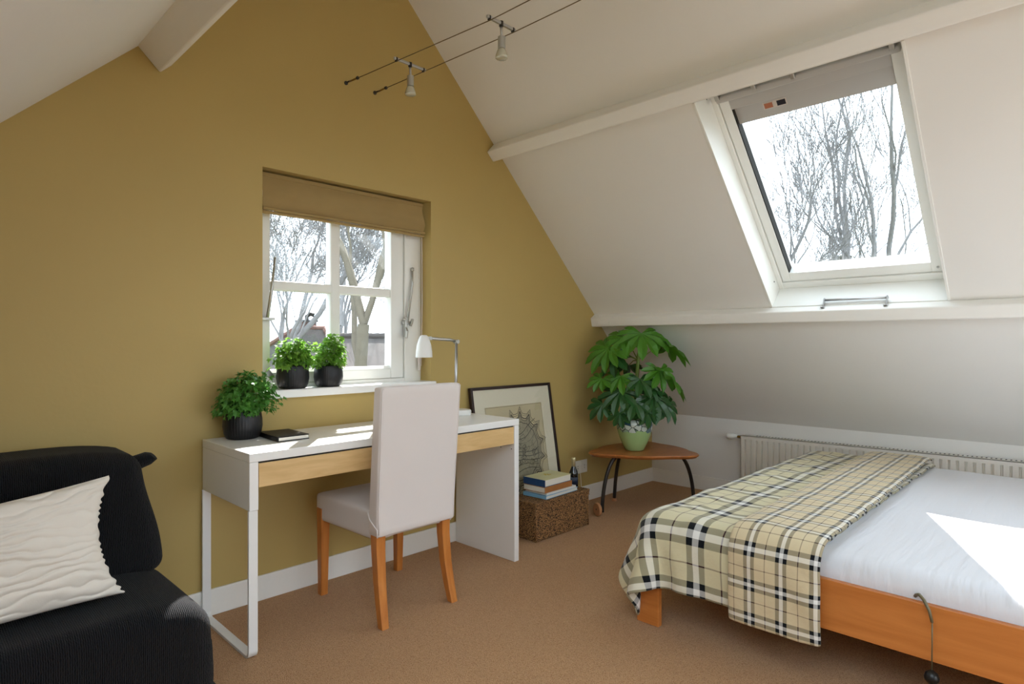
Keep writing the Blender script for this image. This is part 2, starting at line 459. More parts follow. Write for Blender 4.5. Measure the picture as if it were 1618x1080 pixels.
class MB:
    """collects shapes in world coordinates and links them as ONE mesh object"""
    def __init__(s):
        s.v, s.f, s.m, s.uv = [], [], [], None
    def add(s, verts, faces, mi=0):
        b = len(s.v)
        s.v += [tuple(v) for v in verts]
        for fc in faces:
            s.f.append(tuple(b + i for i in fc))
            s.m.append(mi)
        return s
    def box(s, x0, x1, y0, y1, z0, z1, mi=0):
        return s.add([(x0, y0, z0), (x1, y0, z0), (x1, y1, z0), (x0, y1, z0), (x0, y0, z1), (x1, y0, z1), (x1, y1, z1), (x0, y1, z1)],
                     [(0, 3, 2, 1), (4, 5, 6, 7), (0, 1, 5, 4), (1, 2, 6, 5), (2, 3, 7, 6), (3, 0, 4, 7)], mi)
    def hexa(s, p, mi=0):   # eight corners, bottom ring then top ring
        return s.add(p, [(0, 3, 2, 1), (4, 5, 6, 7), (0, 1, 5, 4), (1, 2, 6, 5), (2, 3, 7, 6), (3, 0, 4, 7)], mi)
    def prism(s, poly, f0, f1, mi=0):   # poly list, f0/f1 map a 2D point to 3D
        n = len(poly)
        v = [f0(*q) for q in poly] + [f1(*q) for q in poly]
        fc = [tuple(range(n))[::-1], tuple(range(n, 2 * n))] + [(i, (i + 1) % n, n + (i + 1) % n, n + i) for i in range(n)]
        return s.add(v, fc, mi)
    def tube(s, pts, r, n=8, cap=True, mi=0):
        pts = [Vector(q) for q in pts]
        rs = r if isinstance(r, (list, tuple)) else [r] * len(pts)
        vs_, fc = [], []
        t0 = (pts[1] - pts[0]).normalized()
        u = t0.orthogonal().normalized()
        for i, q in enumerate(pts):
            t = (pts[min(i + 1, len(pts) - 1)] - pts[max(i - 1, 0)])
            t = t.normalized() if t.length > 1e-9 else t0
            u = (u - t * u.dot(t)).normalized()
            w = t.cross(u)
            for k in range(n):
                a = 2 * math.pi * k / n
                vs_.append(q + (u * math.cos(a) + w * math.sin(a)) * rs[i])
        for i in range(len(pts) - 1):
            for k in range(n):
                fc.append((i * n + k, i * n + (k + 1) % n, (i + 1) * n + (k + 1) % n, (i + 1) * n + k))
        if cap:
            fc.append(tuple(range(n))[::-1])
            fc.append(tuple((len(pts) - 1) * n + k for k in range(n)))
        return s.add(vs_, fc, mi)
    def lathe(s, prof, c, n=32, rib=0.0, nrib=0, mi=0, axis=None):
        """prof: (radius, height) list"""
        c = Vector(c)
        vs_, fc = [], []
        ax = (Vector(axis) if axis else Vector((0, 0, 1))).normalized()
        u = Vector((1, 0, 0)) if axis is None else ax.orthogonal().normalized()
        w = ax.cross(u)
        for (r, h) in prof:
            for k in range(n):
                a = 2 * math.pi * k / n
                rr = r * (1 + rib * math.cos(nrib * a)) if nrib else r
                vs_.append(c + (u * math.cos(a) + w * math.sin(a)) * rr + ax * h)
        for i in range(len(prof) - 1):
            for k in range(n):
                fc.append((i * n + k, i * n + (k + 1) % n, (i + 1) * n + (k + 1) % n, (i + 1) * n + k))
        fc.append(tuple(range(n))[::-1])
        fc.append(tuple((len(prof) - 1) * n + k for k in range(n)))
        return s.add(vs_, fc, mi)
    def grid(s, P, mi=0):
        na, nb = len(P), len(P[0])
        fc = [(i * nb + j, (i + 1) * nb + j, (i + 1) * nb + j + 1, i * nb + j + 1) for i in range(na - 1) for j in range(nb - 1)]
        return s.add([q for row in P for q in row], fc, mi)
    def rbox(s, c, h, r, n=10, fn=None, mi=0):
        """rounded box: c centre, h half sizes, r radius; fn moves each vertex"""
        c = Vector(c)
        for ax in range(3):
            for sg in (-1, 1):
                P = []
                for i in range(n + 1):
                    row = []
                    for j in range(n + 1):
                        # denser near the edges
                        a = -math.cos(math.pi * i / n)
                        b = -math.cos(math.pi * j / n)
                        q = [0, 0, 0]
                        q[ax] = sg * h[ax]
                        q[(ax + 1) % 3] = a * h[(ax + 1) % 3]
                        q[(ax + 2) % 3] = b * h[(ax + 2) % 3] * sg
                        inner = [max(-(h[k] - r), min(h[k] - r, q[k])) for k in range(3)]
                        d = Vector([q[k] - inner[k] for k in range(3)])
                        if d.length > 1e-9:
                            d = d.normalized() * r
                        w = c + Vector(inner) + d
                        row.append(fn(w) if fn else w)
                    P.append(row)
                s.grid(P, mi)
        return s
    def build(s, name, mats, parent=None, smooth=False, bevel=0.0, origin=None, weld=False, seg=2, auto=None):
        o3 = ORI[parent.name] if parent else (Vector(origin) if origin else Vector((0, 0, 0)))
        me = bpy.data.meshes.new(name)
        me.from_pydata([(q[0] - o3.x, q[1] - o3.y, q[2] - o3.z) for q in s.v], [], s.f)
        mats = mats if isinstance(mats, (list, tuple)) else [mats]
        for m_ in mats:
            me.materials.append(M[m_])
        if len(mats) > 1:
            me.polygons.foreach_set('material_index', s.m)
        if s.uv is not None:
            ul = me.uv_layers.new(name='UVMap')
            for lp in me.loops:
                ul.data[lp.index].uv = s.uv[lp.vertex_index]
        if weld:
            b = bmesh.new()
            b.from_mesh(me)
            bmesh.ops.remove_doubles(b, verts=b.verts, dist=1e-5)
            bmesh.ops.recalc_face_normals(b, faces=b.faces)
            b.to_mesh(me)
            b.free()
        if smooth:
            me.polygons.foreach_set('use_smooth', [True] * len(me.polygons))
        if auto:
            me.polygons.foreach_set('use_smooth', [True] * len(me.polygons))
            me.set_sharp_from_angle(angle=math.radians(auto))
        me.update()
        o = bpy.data.objects.new(name, me)
        COL.objects.link(o)
        if parent:
            o.parent = parent
        else:
            o.location = o3
        ORI[o.name] = o3
        if bevel > 0:
            bv = o.modifiers.new('bevel', 'BEVEL')
            bv.width = bevel
            bv.segments = seg
            bv.limit_method = 'ANGLE'
        return o

def struct(name, mb, m_, label=None, **kw):
    o = mb.build(name, m_, **kw)
    return tag(o, label, None, None, 'structure')

R = random.Random(7)

# ------------------------------------------------------------------ the attic room
YG, YR = 2.713, -2.75           # far gable wall, rear wall
K = 0.985                       # roof pitch
XKR, ZKR = 4.445, 0.572         # right knee wall
XKL = -1.10
def zr(x): return ZKR + (XKR - x) * K
def zl(x): return 1.648 + x * 0.985
XRIDGE = (ZKR + XKR * K - 1.648) / (2 * 0.985)
ZRIDGE = zr(XRIDGE)
WX0, WX1, WZ0, WZ1 = 1.169, 2.122, 0.905, 1.945     # gable window opening

struct('floor', MB().box(XKL - 0.2, XKR + 0.2, YR - 0.3, YG + 0.2, -0.12, 0), 'carpet', 'sandy brown woven wall-to-wall carpet')

def gable(name, y0, y1, holes, m_, label):
    mb = MB()
    f0 = lambda x, z: (x, y0, z)
    f1 = lambda x, z: (x, y1, z)
    xs = sorted(set([XKL, XRIDGE, XKR] + [h for q in holes for h in q[:2]]))
    top = lambda x: zl(x) if x <= XRIDGE else zr(x)
    for a, b in zip(xs[:-1], xs[1:]):
        cut = [q for q in holes if q[0] <= a + 1e-6 and q[1] >= b - 1e-6]
        if not cut:
            mb.prism([(a, 0), (b, 0), (b, top(b)), (a, top(a))], f0, f1)
        else:
            q = cut[0]
            if q[2] > 0:
                mb.prism([(a, 0), (b, 0), (b, q[2]), (a, q[2])], f0, f1)
            mb.prism([(a, q[3]), (b, q[3]), (b, top(b)), (a, top(a))], f0, f1)
    return struct(name, mb, m_, label)
gable('wall_far', YG, YG + 0.19, [(WX0, WX1, WZ0, WZ1)], 'gold', 'ochre yellow gable wall with a small window')
REAR = [(0.35, 2.95, 0.12, 1.95)]  # wide unseen opening, added for soft light from behind
gable('wall_rear', YR - 0.2, YR, REAR, 'white_wall', 'white rear gable wall with an added wide window')

mb = MB()
mb.hexa([(XKR, YR, 0), (XKR + 0.15, YR, 0), (XKR + 0.15, YG, 0), (XKR, YG, 0),
         (XKR, YR, 0.66), (XKR + 0.15, YR, 0.66), (XKR + 0.15, YG, 0.60), (XKR, YG, 0.572)])
struct('wall_right', mb, 'white_wall', 'low white knee wall behind the radiator')
struct('wall_left', MB().box(XKL - 0.15, XKL, YR, YG, 0, zl(XKL)), 'white_wall', 'low white knee wall on the sofa side')

# roof slopes: s along the slope from the ridge down, y along the ridge, d towards the room
NR = math.hypot(1, K)
def PR(s, y, d): return (XRIDGE + s / NR - d * K / NR, y, ZRIDGE - s * K / NR - d / NR)
def PL(s, y, d): return (XRIDGE - s / NR + d * K / NR, y, ZRIDGE - s * K / NR - d / NR)
def sx(x): return (x - XRIDGE) * NR
def slab(mb, P, s0, s1, y0, y1, d0, d1, mi=0):
    c = [P(s0, y0, d0), P(s1, y0, d0), P(s1, y1, d0), P(s0, y1, d0), P(s0, y0, d1), P(s1, y0, d1), P(s1, y1, d1), P(s0, y1, d1)]
    return mb.hexa(c, mi)
SK = dict(s0=sx(2.690), s1=sx(3.648), y0=0.547, y1=1.420)         # skylight opening in view
SK2 = dict(s0=sx(2.690), s1=sx(3.648), y0=-2.50, y1=-0.30)        # unseen opening added further along the slope to brighten the room
SK3 = dict(s0=sx(2.45), s1=sx(3.70), y0=-1.60, y1=0.95)          # unseen opening added in the opposite slope to let in more light
def roof(name, P, xk, holes, label):
    mb = MB()
    smax = abs(xk - XRIDGE) * NR + 0.12
    T = -0.26
    ya = YR - 0.2
    for h in sorted(holes, key=lambda q: q['y0']):
        slab(mb, P, 0, smax, ya, h['y0'], T, 0)
        slab(mb, P, 0, h['s0'], h['y0'], h['y1'], T, 0)
        slab(mb, P, h['s1'], smax, h['y0'], h['y1'], T, 0)
        ya = h['y1']
    slab(mb, P, 0, smax, ya, YG + 0.19, T, 0)
    return struct(name, mb, 'white_plaster', label)
roof('ceiling_right', PR, XKR, [SK, SK2], 'white sloping ceiling with the skylight')
roof('ceiling_left', PL, XKL, [SK3], 'white sloping ceiling above the sofa')

# purlins
def purlin(name, poly, label):
    mb = MB().prism(poly, lambda x, z: (x, YR, z), lambda x, z: (x, YG, z))
    return struct(name, mb, 'white_trim', label, bevel=0.006)
purlin('trim_1', [(2.604, 2.268), (2.552, 2.319), (2.597, 2.366), (2.66, 2.43), (2.74, 2.36), (2.68, 2.315)], 'white painted purlin above the skylight')
purlin('trim_2', [(3.612, 1.268), (3.597, 1.330), (3.645, 1.362), (3.74, 1.30), (3.735, 1.268)], 'white painted beam along the foot of the skylight')
purlin('trim_3', [(0.671, 2.318), (0.753, 2.234), (0.799, 2.279), (0.79, 2.46), (0.70, 2.40)], 'white painted purlin on the slope above the sofa')

pq = MB()
ov = [(2.60 + 0.05 * c_ + (0.045 if c_ > 0 else -0.045), 1.296 + 0.013 * s_) for c_, s_ in ((0.13 * math.cos(a), math.sin(a)) for a in np.linspace(0, 2 * math.pi, 25)[:-1])]
pq.prism(ov, lambda y, z: (3.6055, y, z), lambda y, z: (3.601, y, z))
pq.build('name_plate', 'white_trim', bpy.data.objects['trim_2'], bevel=0.001)
# baseboards
def board_box(name, x0, x1, y0, y1, z0, z1, label):
    struct(name, MB().box(x0, x1, y0, y1, z0, z1), 'white_trim', label, bevel=0.003)
board_box('baseboard_far', XKL, XKR, YG - 0.012, YG, 0, 0.112, 'white skirting board along the ochre wall')
board_box('baseboard_right', XKR - 0.010, XKR, YR, YG - 0.012, 0, 0.108, 'white skirting board along the knee wall')
board_box('baseboard_left', XKL, XKL + 0.012, YR, YG - 0.012, 0, 0.11, 'white skirting board beneath the sofa slope')

# ------------------------------------------------------------------ gable window
win = empty('window_1', (1.6, 2.80, 0.905), 'white wooden casement window with four panes in the ochre wall', None, None, 'structure')
yi, yo = 2.805, 2.875
mb = MB()
mb.box(2.010, WX1, yi, yo + 0.02, 0.935, WZ1)
mb.box(WX0, 2.010, yi, yo + 0.02, 0.935, 0.957)
mb.box(WX0, 2.010, yi, yo + 0.02, 1.90, WZ1)
mb.build('outer_frame', 'white_frame', win, bevel=0.004)
sash = MB()
sash.box(WX0 + 0.003, 1.250, yi + 0.012, yo, 0.958, 1.898)
sash.box(1.923, 2.004, yi + 0.006, yo, 0.958, 1.898)
sash.box(1.250, 1.923, yi + 0.008, yo, 0.958, 1.010)
sash.box(1.250, 1.923, yi + 0.008, yo, 1.83, 1.898)
so = sash.build('sash', 'white_frame', win, bevel=0.004)
MB().box(1.562, 1.616, yi + 0.010, yo - 0.004, 1.010, 1.83).build('mullion', 'white_frame', so, bevel=0.008)
MB().box(1.250, 1.923, yi + 0.011, yo - 0.005, 1.402, 1.448).build('transom', 'white_frame', so, bevel=0.008)
for (a, b) in ((1.245, 1.566), (1.612, 1.928)):
    for (c, d) in ((1.005, 1.405), (1.445, 1.835)):
        MB().box(a, b, 2.845, 2.849, c, d).build('pane', 'glass', so)
# putty bead on the lower rail
MB().prism([(yi + 0.008, 1.010), (yi + 0.022, 1.026), (2.845, 1.026), (2.845, 1.010)], lambda y, z: (1.250, y, z), lambda y, z: (1.923, y, z)).build('glazing_bead', 'white_frame', so)
MB().box(WX0 - 0.012, WX1 + 0.012, 2.676, 2.83, 0.900, 0.938).build('window_sill', 'white_lam', win, bevel=0.005)
# casement stays and catches
st = MB().tube([(2.055, 2.795, 1.56), (2.052, 2.79, 1.49), (2.012, 2.785, 1.265)], [0.005, 0.006, 0.007], 8).build('casement_stay', 'zinc', win, smooth=True)
MB().lathe([(0.0001, -0.012), (0.010, -0.008), (0.010, 0.008), (0.0001, 0.012)], (2.055, 2.795, 1.565), 12).build('stay_knob', 'zinc', st, smooth=True)
ct = MB().box(1.988, 2.042, 2.79, 2.806, 1.255, 1.272)
ct.box(1.997, 2.012, 2.782, 2.806, 1.185, 1.29)
ct.tube([(2.004, 2.785, 1.235), (2.0, 2.77, 1.215), (1.998, 2.775, 1.178)], 0.008, 8)
ct.tube([(2.035, 2.785, 1.245), (2.040, 2.772, 1.285)], 0.007, 8)
ct.tube([(1.985, 2.785, 1.285), (2.004, 2.772, 1.275)], 0.006, 8)
ct.build('window_catch', 'zinc', win, bevel=0.002)
st = MB().tube([(1.262, 2.79, 1.555), (1.247, 2.787, 1.42), (1.222, 2.78, 1.27)], [0.006, 0.007, 0.008], 8).build('casement_stay', 'zinc', win, smooth=True)
ct = MB().box(1.172, 1.262, 2.79, 2.816, 1.258, 1.272)
ct.tube([(1.182, 2.785, 1.30), (1.182, 2.782, 1.19)], 0.007, 8)
ct.build('window_catch', 'zinc', win, bevel=0.002)
ct = MB().prism([(1.207, 0.995), (1.262, 0.995), (1.236, 1.03)], lambda x, z: (x, 2.797, z), lambda x, z: (x, 2.816, z))
ct.build('corner_bracket', 'zinc', win)

# ------------------------------------------------------------------ skylight
def skylight(name, P, h, label, detail):
    root = empty(name, P((h['s0'] + h['s1']) / 2, (h['y0'] + h['y1']) / 2, -0.1), label, None, None, 'structure')
    s0, s1, y0, y1 = h['s0'], h['s1'], h['y0'], h['y1']
    for (a, b, c, d) in ((s0, s1, y1 - 0.012, y1), (s0, s1, y0, y0 + 0.012), (s1 - 0.012, s1, y0 + 0.012, y1 - 0.012)):
        q = MB()
        slab(q, P, a, b, c, d, -0.20, 0.004)
        q.build('lining_board', 'white_frame', root, bevel=0.002)
    ins = 0.0
    a0, a1, b0, b1 = s0 + 0.005, s1 - 0.012, y0 + 0.012, y1 - 0.012
    fw, sw = 0.026, 0.048
    q = MB()
    D0, D1 = -0.255, -0.155
    slab(q, P, a0, a1, b0, b0 + fw, D0, D1); slab(q, P, a0, a1, b1 - fw, b1, D0, D1)
    slab(q, P, a1 - fw * 1.6, a1, b0 + fw, b1 - fw, D0, D1); slab(q, P, a0, a0 + fw, b0 + fw, b1 - fw, D0, D1)
    fr = q.build('outer_frame', 'white_frame', root, bevel=0.003)
    a0, a1, b0, b1 = a0 + fw + 0.003, a1 - fw * 1.6 - 0.003, b0 + fw + 0.003, b1 - fw - 0.003
    D0, D1 = -0.25, -0.165
    q = MB()
    slab(q, P, a0, a1, b0, b0 + sw, D0, D1); slab(q, P, a0, a1, b1 - sw, b1, D0, D1)
    slab(q, P, a1 - 0.062, a1, b0 + sw, b1 - sw, D0, D1)
    sa = q.build('sash', 'white_frame', root, bevel=0.003)
    q = MB(); slab(q, P, a0, a0 + 0.125, b0 + sw, b1 - sw, D0, D1); q.build('top_rail', 'shade_grey_paint', sa, bevel=0.003)
    q = MB(); slab(q, P, a0 + 0.08, a1 - 0.058, b0 + sw - 0.004, b1 - sw + 0.004, -0.222, -0.218)
    q.build('pane', 'glass', sa)
    if not detail:
        return root
    q = MB(); slab(q, P, a0 + 0.126, a1 - 0.063, b1 - sw - 0.005, b1 - sw, -0.216, -0.170); q.build('gasket', 'black_gap', sa)
    # ventilation flap with its bar and three brackets
    q = MB(); slab(q, P, a0 + 0.128, a0 + 0.222, b0 + sw, b1 - sw, -0.205, -0.190); fl = q.build('ventilation_flap', 'shade_grey_paint', sa, bevel=0.003)
    q = MB(); slab(q, P, a0 + 0.145, a0 + 0.180, b1 - sw - 0.25, b1 - sw - 0.14, -0.1895, -0.1885)
    stk = q.build('sticker', 'sticker', fl)
    q = MB(); slab(q, P, a0 + 0.150, a0 + 0.176, b1 - sw - 0.245, b1 - sw - 0.205, -0.1884, -0.1878); q.build('sticker_print', 'sticker_dark', stk)
    q = MB(); slab(q, P, a0 + 0.150, a0 + 0.176, b1 - sw - 0.185, b1 - sw - 0.146, -0.1884, -0.1878); q.build('sticker_print', 'sticker_red', stk)
    q = MB(); slab(q, P, a0 + 0.030, a0 + 0.062, b0 + 0.005, b1 - 0.005, -0.160, -0.128); q.build('control_bar', 'shade_grey_paint', sa, bevel=0.006)
    for yb in (b0 + 0.03, (b0 + b1) / 2 + 0.02, b1 - 0.20, b1 - 0.02):
        q = MB(); slab(q, P, a0 + 0.0, a0 + 0.04, yb - 0.010, yb + 0.010, -0.165, -0.115); q.build('bar_bracket', 'zinc', sa, bevel=0.003)
    for (ss, yy) in ((s0 + 0.05, y1), (s1 - 0.10, y1)):
        q = MB().lathe([(0.004, 0), (0.004, 0.002)], (P(ss, yy - 0.012, -0.12)), 10, axis=(0, -1, 0)); q.build('screw_hole', 'black_gap', root)
    q = MB().lathe([(0.007, 0), (0.006, 0.004), (0.001, 0.005)], P(a1 - 0.03, b0 + 0.02, D1), 10, axis=(-K / NR, 0, -1 / NR)); q.build('screw', 'zinc', sa)
    return root
skylight('window_2', PR, SK, 'white framed skylight in the sloping ceiling above the bed', True)
skylight('added_window_3', PR, SK2, 'white framed skylight added unseen behind the viewer to brighten the room', False)
skylight('added_window_4', PL, SK3, 'white framed skylight added unseen in the sofa-side slope for more light', False)

# unseen rear window, added to light the room from behind the viewer
rw = empty('added_window_5', (1.65, YR - 0.1, 0.12), 'wide white framed window added in the unseen rear gable for light', None, None, 'structure')
q = MB()
x0, x1, z0, z1 = REAR[0]
for a in (x0, x0 + (x1 - x0) / 3, x0 + 2 * (x1 - x0) / 3, x1):
    q.box(max(x0, a - 0.03), min(x1, a + 0.03), YR - 0.13, YR - 0.07, z0, z1)
q.box(x0, x1, YR - 0.13, YR - 0.07, z0, z0 + 0.06); q.box(x0, x1, YR - 0.13, YR - 0.07, z1 - 0.06, z1)
q.build('outer_frame', 'white_frame', rw)
MB().box(x0, x1, YR - 0.102, YR - 0.098, z0, z1).build('pane', 'glass', rw)

# ------------------------------------------------------------------ desk
desk = empty('desk', (1.617, 2.46, 0), 'long white desk with a birch drawer front under the window', 'desk')
DX0, DX1, DY0, DY1 = 0.909, 2.326, 2.222, 2.697
MB().box(DX0, DX1, DY0, DY1, 0.717, 0.75).build('desktop', 'white_lam', desk, bevel=0.0025)
q = MB()
q.box(DX0 + 0.001, DX0 + 0.034, DY0 + 0.001, DY1, 0.540, 0.7165)
q.box(DX0 + 0.034, DX1 - 0.036, DY1 - 0.016, DY1, 0.56, 0.7165)
q.box(DX0 + 0.034, DX1 - 0.036, DY0 + 0.03, DY1 - 0.016, 0.618, 0.626)
q.build('side_housing', 'white_lam', desk, bevel=0.0015)
MB().box(DX1 - 0.034, DX1 - 0.001, DY0 + 0.001, DY1, 0.0, 0.7165).build('end_panel', 'white_lam', desk, bevel=0.002)
dr = MB().box(DX0 + 0.036, DX1 - 0.038, DY0 + 0.002, DY0 + 0.020, 0.622, 0.7105).build('drawer', 'birch', desk, bevel=0.0015)
MB().box(DX0 + 0.036, DX1 - 0.038, DY0 + 0.006, DY0 + 0.03, 0.7105, 0.7165).build('drawer_gap', 'black_gap', desk)
# bent flat-steel leg: front upright, floor runner, back upright
lx0, lx1, t = DX0 - 0.002, DX0 + 0.031, 0.010
q = MB()
def ribbon(path):
    n = len(path)
    tang = []
    for i in range(n):
        a, b = path[max(0, i - 1)], path[min(n - 1, i + 1)]
        L = math.hypot(b[0] - a[0], b[1] - a[1])
        tang.append(((b[0] - a[0]) / L, (b[1] - a[1]) / L))
    P = []
    for (y, z), (ty, tz) in zip(path, tang):
        P.append([(lx0, y, z), (lx1, y, z), (lx1, y - tz * t, z + ty * t), (lx0, y - tz * t, z + ty * t), (lx0, y, z)])
    return P
path = [(DY0, 0.540), (DY0, 0.03)] + [(DY0 + 0.03 - 0.03 * math.cos(a), 0.03 - 0.03 * math.sin(a)) for a in np.linspace(0.2, math.pi / 2, 5)]
path += [(DY1 - 0.03 + 0.03 * math.sin(a), 0.03 - 0.03 * math.cos(a)) for a in np.linspace(0, math.pi / 2 - 0.2, 5)] + [(DY1, 0.03), (DY1, 0.540)]
q.grid(ribbon(path))
q.build('leg_frame', 'white_metal', desk, weld=True, auto=40)
for (yy, zz) in ((2.325, 0.604), (2.325, 0.592), (2.245, 0.592), (2.42, 0.606)):
    MB().lathe([(0.003, 0), (0.003, 0.001)], (DX1 - 0.0345, yy, zz), 8, axis=(-1, 0, 0)).build('screw_hole', 'black_gap', desk)

# ------------------------------------------------------------------ dining chair at the desk
chair = empty('dining_chair', (1.59, 2.35, 0), 'high-backed chair in a white fitted cover with orange wooden legs', 'chair')
def leg(pts, w0, w1):
    q = MB()
    rings = []
    for i, p_ in enumerate(pts):
        w = w0 + (w1 - w0) * i / (len(pts) - 1)
        x, y, z = p_
        rings.append([(x - w, y - w, z), (x + w, y - w, z), (x + w, y + w, z), (x - w, y + w, z)])
    for i in range(len(rings) - 1):
        q.add(rings[i] + rings[i + 1], [(0, 4, 5, 1), (1, 5, 6, 2), (2, 6, 7, 3), (3, 7, 4, 0)])
    q.add(rings[0], [(0, 1, 2, 3)])
    q.add(rings[-1], [(3, 2, 1, 0)])
    return q
for (x, sgn) in ((1.400, -1), (1.742, 1)):
    pts = [(x, 2.140, 0.40), (x, 2.138, 0.30), (x + 0.002 * sgn, 2.125, 0.18), (x + 0.006 * sgn, 2.105, 0.08), (x + 0.010 * sgn, 2.085, 0.0)]
    leg(pts, 0.023, 0.0165).build('leg', 'beech', chair, weld=True, bevel=0.003)
for x in (1.386, 1.800):
    leg([(x, 2.565, 0.40), (x, 2.567, 0.2), (x, 2.570, 0.0)], 0.022, 0.0165).build('leg', 'beech', chair, weld=True, bevel=0.003)
def seatfn(p):
    u = (p.y - 2.36) / 0.24
    z = p.z
    if z > 0.42:
        z += 0.012 * (1 - ((p.x - 1.59) / 0.23) ** 2) * (1 - u * u)
    if z < 0.38 and abs(p.x - 1.59) < 0.15:
        z += 0.004
    w = 1.0 + 0.035 * u
    return Vector((1.588 + (p.x - 1.588) * w, p.y, z))
st = MB().rbox((1.588, 2.365, 0.403), (0.215, 0.235, 0.062), 0.018, 12, seatfn).build('seat', 'cover', chair, smooth=True, weld=True)
def backfn(p):
    h = (p.z - 0.36) / 0.62
    lean = 0.055 * max(0, h - 0.15)
    bow = 0.010 * math.sin(math.pi * (p.x - 1.37) / 0.42) * h
    w = 1 + 0.04 * h
    thin = 1 - 0.25 * h
    return Vector((1.578 + (p.x - 1.578) * w, 2.137 + (p.y - 2.137) * thin - lean + bow * 0.6, p.z))
bk = MB().rbox((1.575, 2.135, 0.668), (0.203, 0.037, 0.306), 0.014, 14, backfn).build('backrest', 'cover', chair, smooth=True, weld=True)
for x in (1.379, 1.771):
    pts = [backfn(Vector((x, 2.100, z))) for z in np.linspace(0.375, 0.965, 12)]
    MB().tube(pts, 0.0028, 6).build('seam', 'cover', bk, smooth=True)
pts = [backfn(Vector((x, 2.103, 0.966))) for x in np.linspace(1.379, 1.771, 10)]
MB().tube(pts, 0.0028, 6).build('seam', 'cover', bk, smooth=True)
pts = [(1.372, 2.170, 0.455), (1.369, 2.155, 0.43), (1.370, 2.125, 0.41), (1.372, 2.104, 0.395), (1.372, 2.102, 0.365)]
MB().tube(pts, 0.003, 6).build('seam', 'cover', bk, smooth=True)

# ------------------------------------------------------------------ desk lamp
lamp = empty('desk_lamp', (2.225, 2.575, 0.75), 'white desk lamp with a jointed steel arm on the desk', 'lamp')
MB().lathe([(0.054, 0), (0.058, 0.004), (0.058, 0.022), (0.053, 0.030), (0.02, 0.032), (0.0001, 0.032)], (2.225, 2.575, 0.75), 36).build('base', 'white_metal', lamp, auto=40)
MB().tube([(2.190, 2.580, 0.775), (2.196, 2.580, 1.150)], 0.008, 12).build('pole', 'chrome', lamp, smooth=True)
MB().lathe([(0.011, -0.016), (0.012, -0.012), (0.012, 0.012), (0.011, 0.016)], (2.196, 2.580, 1.158), 14, axis=(0, 1, 0)).build('elbow_joint', 'zinc', lamp, auto=40)
MB().tube([(2.196, 2.580, 1.160), (2.150, 2.580, 1.168), (2.010, 2.580, 1.176)], [0.008, 0.009, 0.008], 10).build('arm', 'zinc', lamp, smooth=True)
MB().lathe([(0.010, -0.012), (0.010, 0.012)], (2.008, 2.580, 1.176), 12, axis=(0, 1, 0)).build('head_joint', 'zinc', lamp, auto=40)
sh = MB().lathe([(0.006, 0.118), (0.014, 0.117), (0.022, 0.110), (0.030, 0.092), (0.038, 0.065), (0.043, 0.030), (0.0445, 0.0), (0.0435, 0.0), (0.041, 0.03), (0.034, 0.07), (0.02, 0.10)], (1.972, 2.580, 1.075), 36).build('shade', 'white_metal', lamp, auto=50)
MB().lathe([(0.010, 0), (0.012, 0.01), (0.012, 0.05), (0.010, 0.055)], (1.972, 2.580, 1.075), 14).build('bulb', 'white_frame', sh, smooth=True)

# ------------------------------------------------------------------ roman blind
bl = empty('roman_blind', (1.64, 2.76, 1.74), 'tan fabric roman blind drawn up at the top of the window', 'blind')
def blind_sheet(z0, z1, yb, x0, x1, amp, ph):
    P, Q = [], []
    for i in range(41):
        x = x0 + (x1 - x0) * i / 40
        col, colb = [], []
        for j in range(13):
            v = j / 12
            z = z0 + (z1 - z0) * v
            y = yb - 0.012 * math.sin(math.pi * v) - amp * (math.sin(7 * x + ph + 3 * v) + 0.5 * math.sin(17 * x + 2 * v + ph)) * (0.3 + 0.7 * math.sin(math.pi * v))
            xx = x + (0.008 * math.sin(6 * v) if i in (40,) else 0)
            col.append((xx, y, z)); colb.append((xx, y + 0.004, z))
        P.append(col); Q.append(colb)
    mb = MB(); mb.grid(P); mb.grid(Q)
    return mb
blind_sheet(1.772, 1.916, 2.757, 1.185, 2.100, 0.002, 0).build('blind_panel', 'blind', bl, smooth=True)
MB().box(1.185, 2.100, 2.755, 2.79, 1.916, 1.935).build('head_rail', 'blind', bl, bevel=0.003)
for k, (zz, yy) in enumerate(((1.768, 2.752), (1.7535, 2.757))):
    q = MB()
    sec = [(yy + 0.010 * math.cos(a), zz + 0.0078 * math.sin(a)) for a in np.linspace(0, 2 * math.pi, 13)[:-1]]
    P = []
    for x in np.linspace(1.185, 2.104, 30):
        P.append([(x, y_ + 0.0015 * math.sin(9 * x + k), z_ + 0.001 * math.sin(13 * x + 2 * k)) for (y_, z_) in sec + sec[:1]])
    q.grid(P)
    q.build('fold', 'blind', bl, smooth=True)
MB().tube([(2.104, 2.775, 1.75), (2.107, 2.777, 1.40), (2.106, 2.778, 1.14)], 0.0016, 6).build('pull_cord', 'cover', bl)
MB().tube([(2.112, 2.782, 1.75), (2.114, 2.782, 1.40), (2.106, 2.780, 1.02)], 0.0016, 6).build('pull_cord', 'cover', bl)
cl = MB().lathe([(0.004, 0), (0.009, 0.006), (0.010, 0.06), (0.007, 0.085), (0.003, 0.09)], (2.095, 2.785, 0.995), 12).build('cord_weight', 'cover', bl, smooth=True)

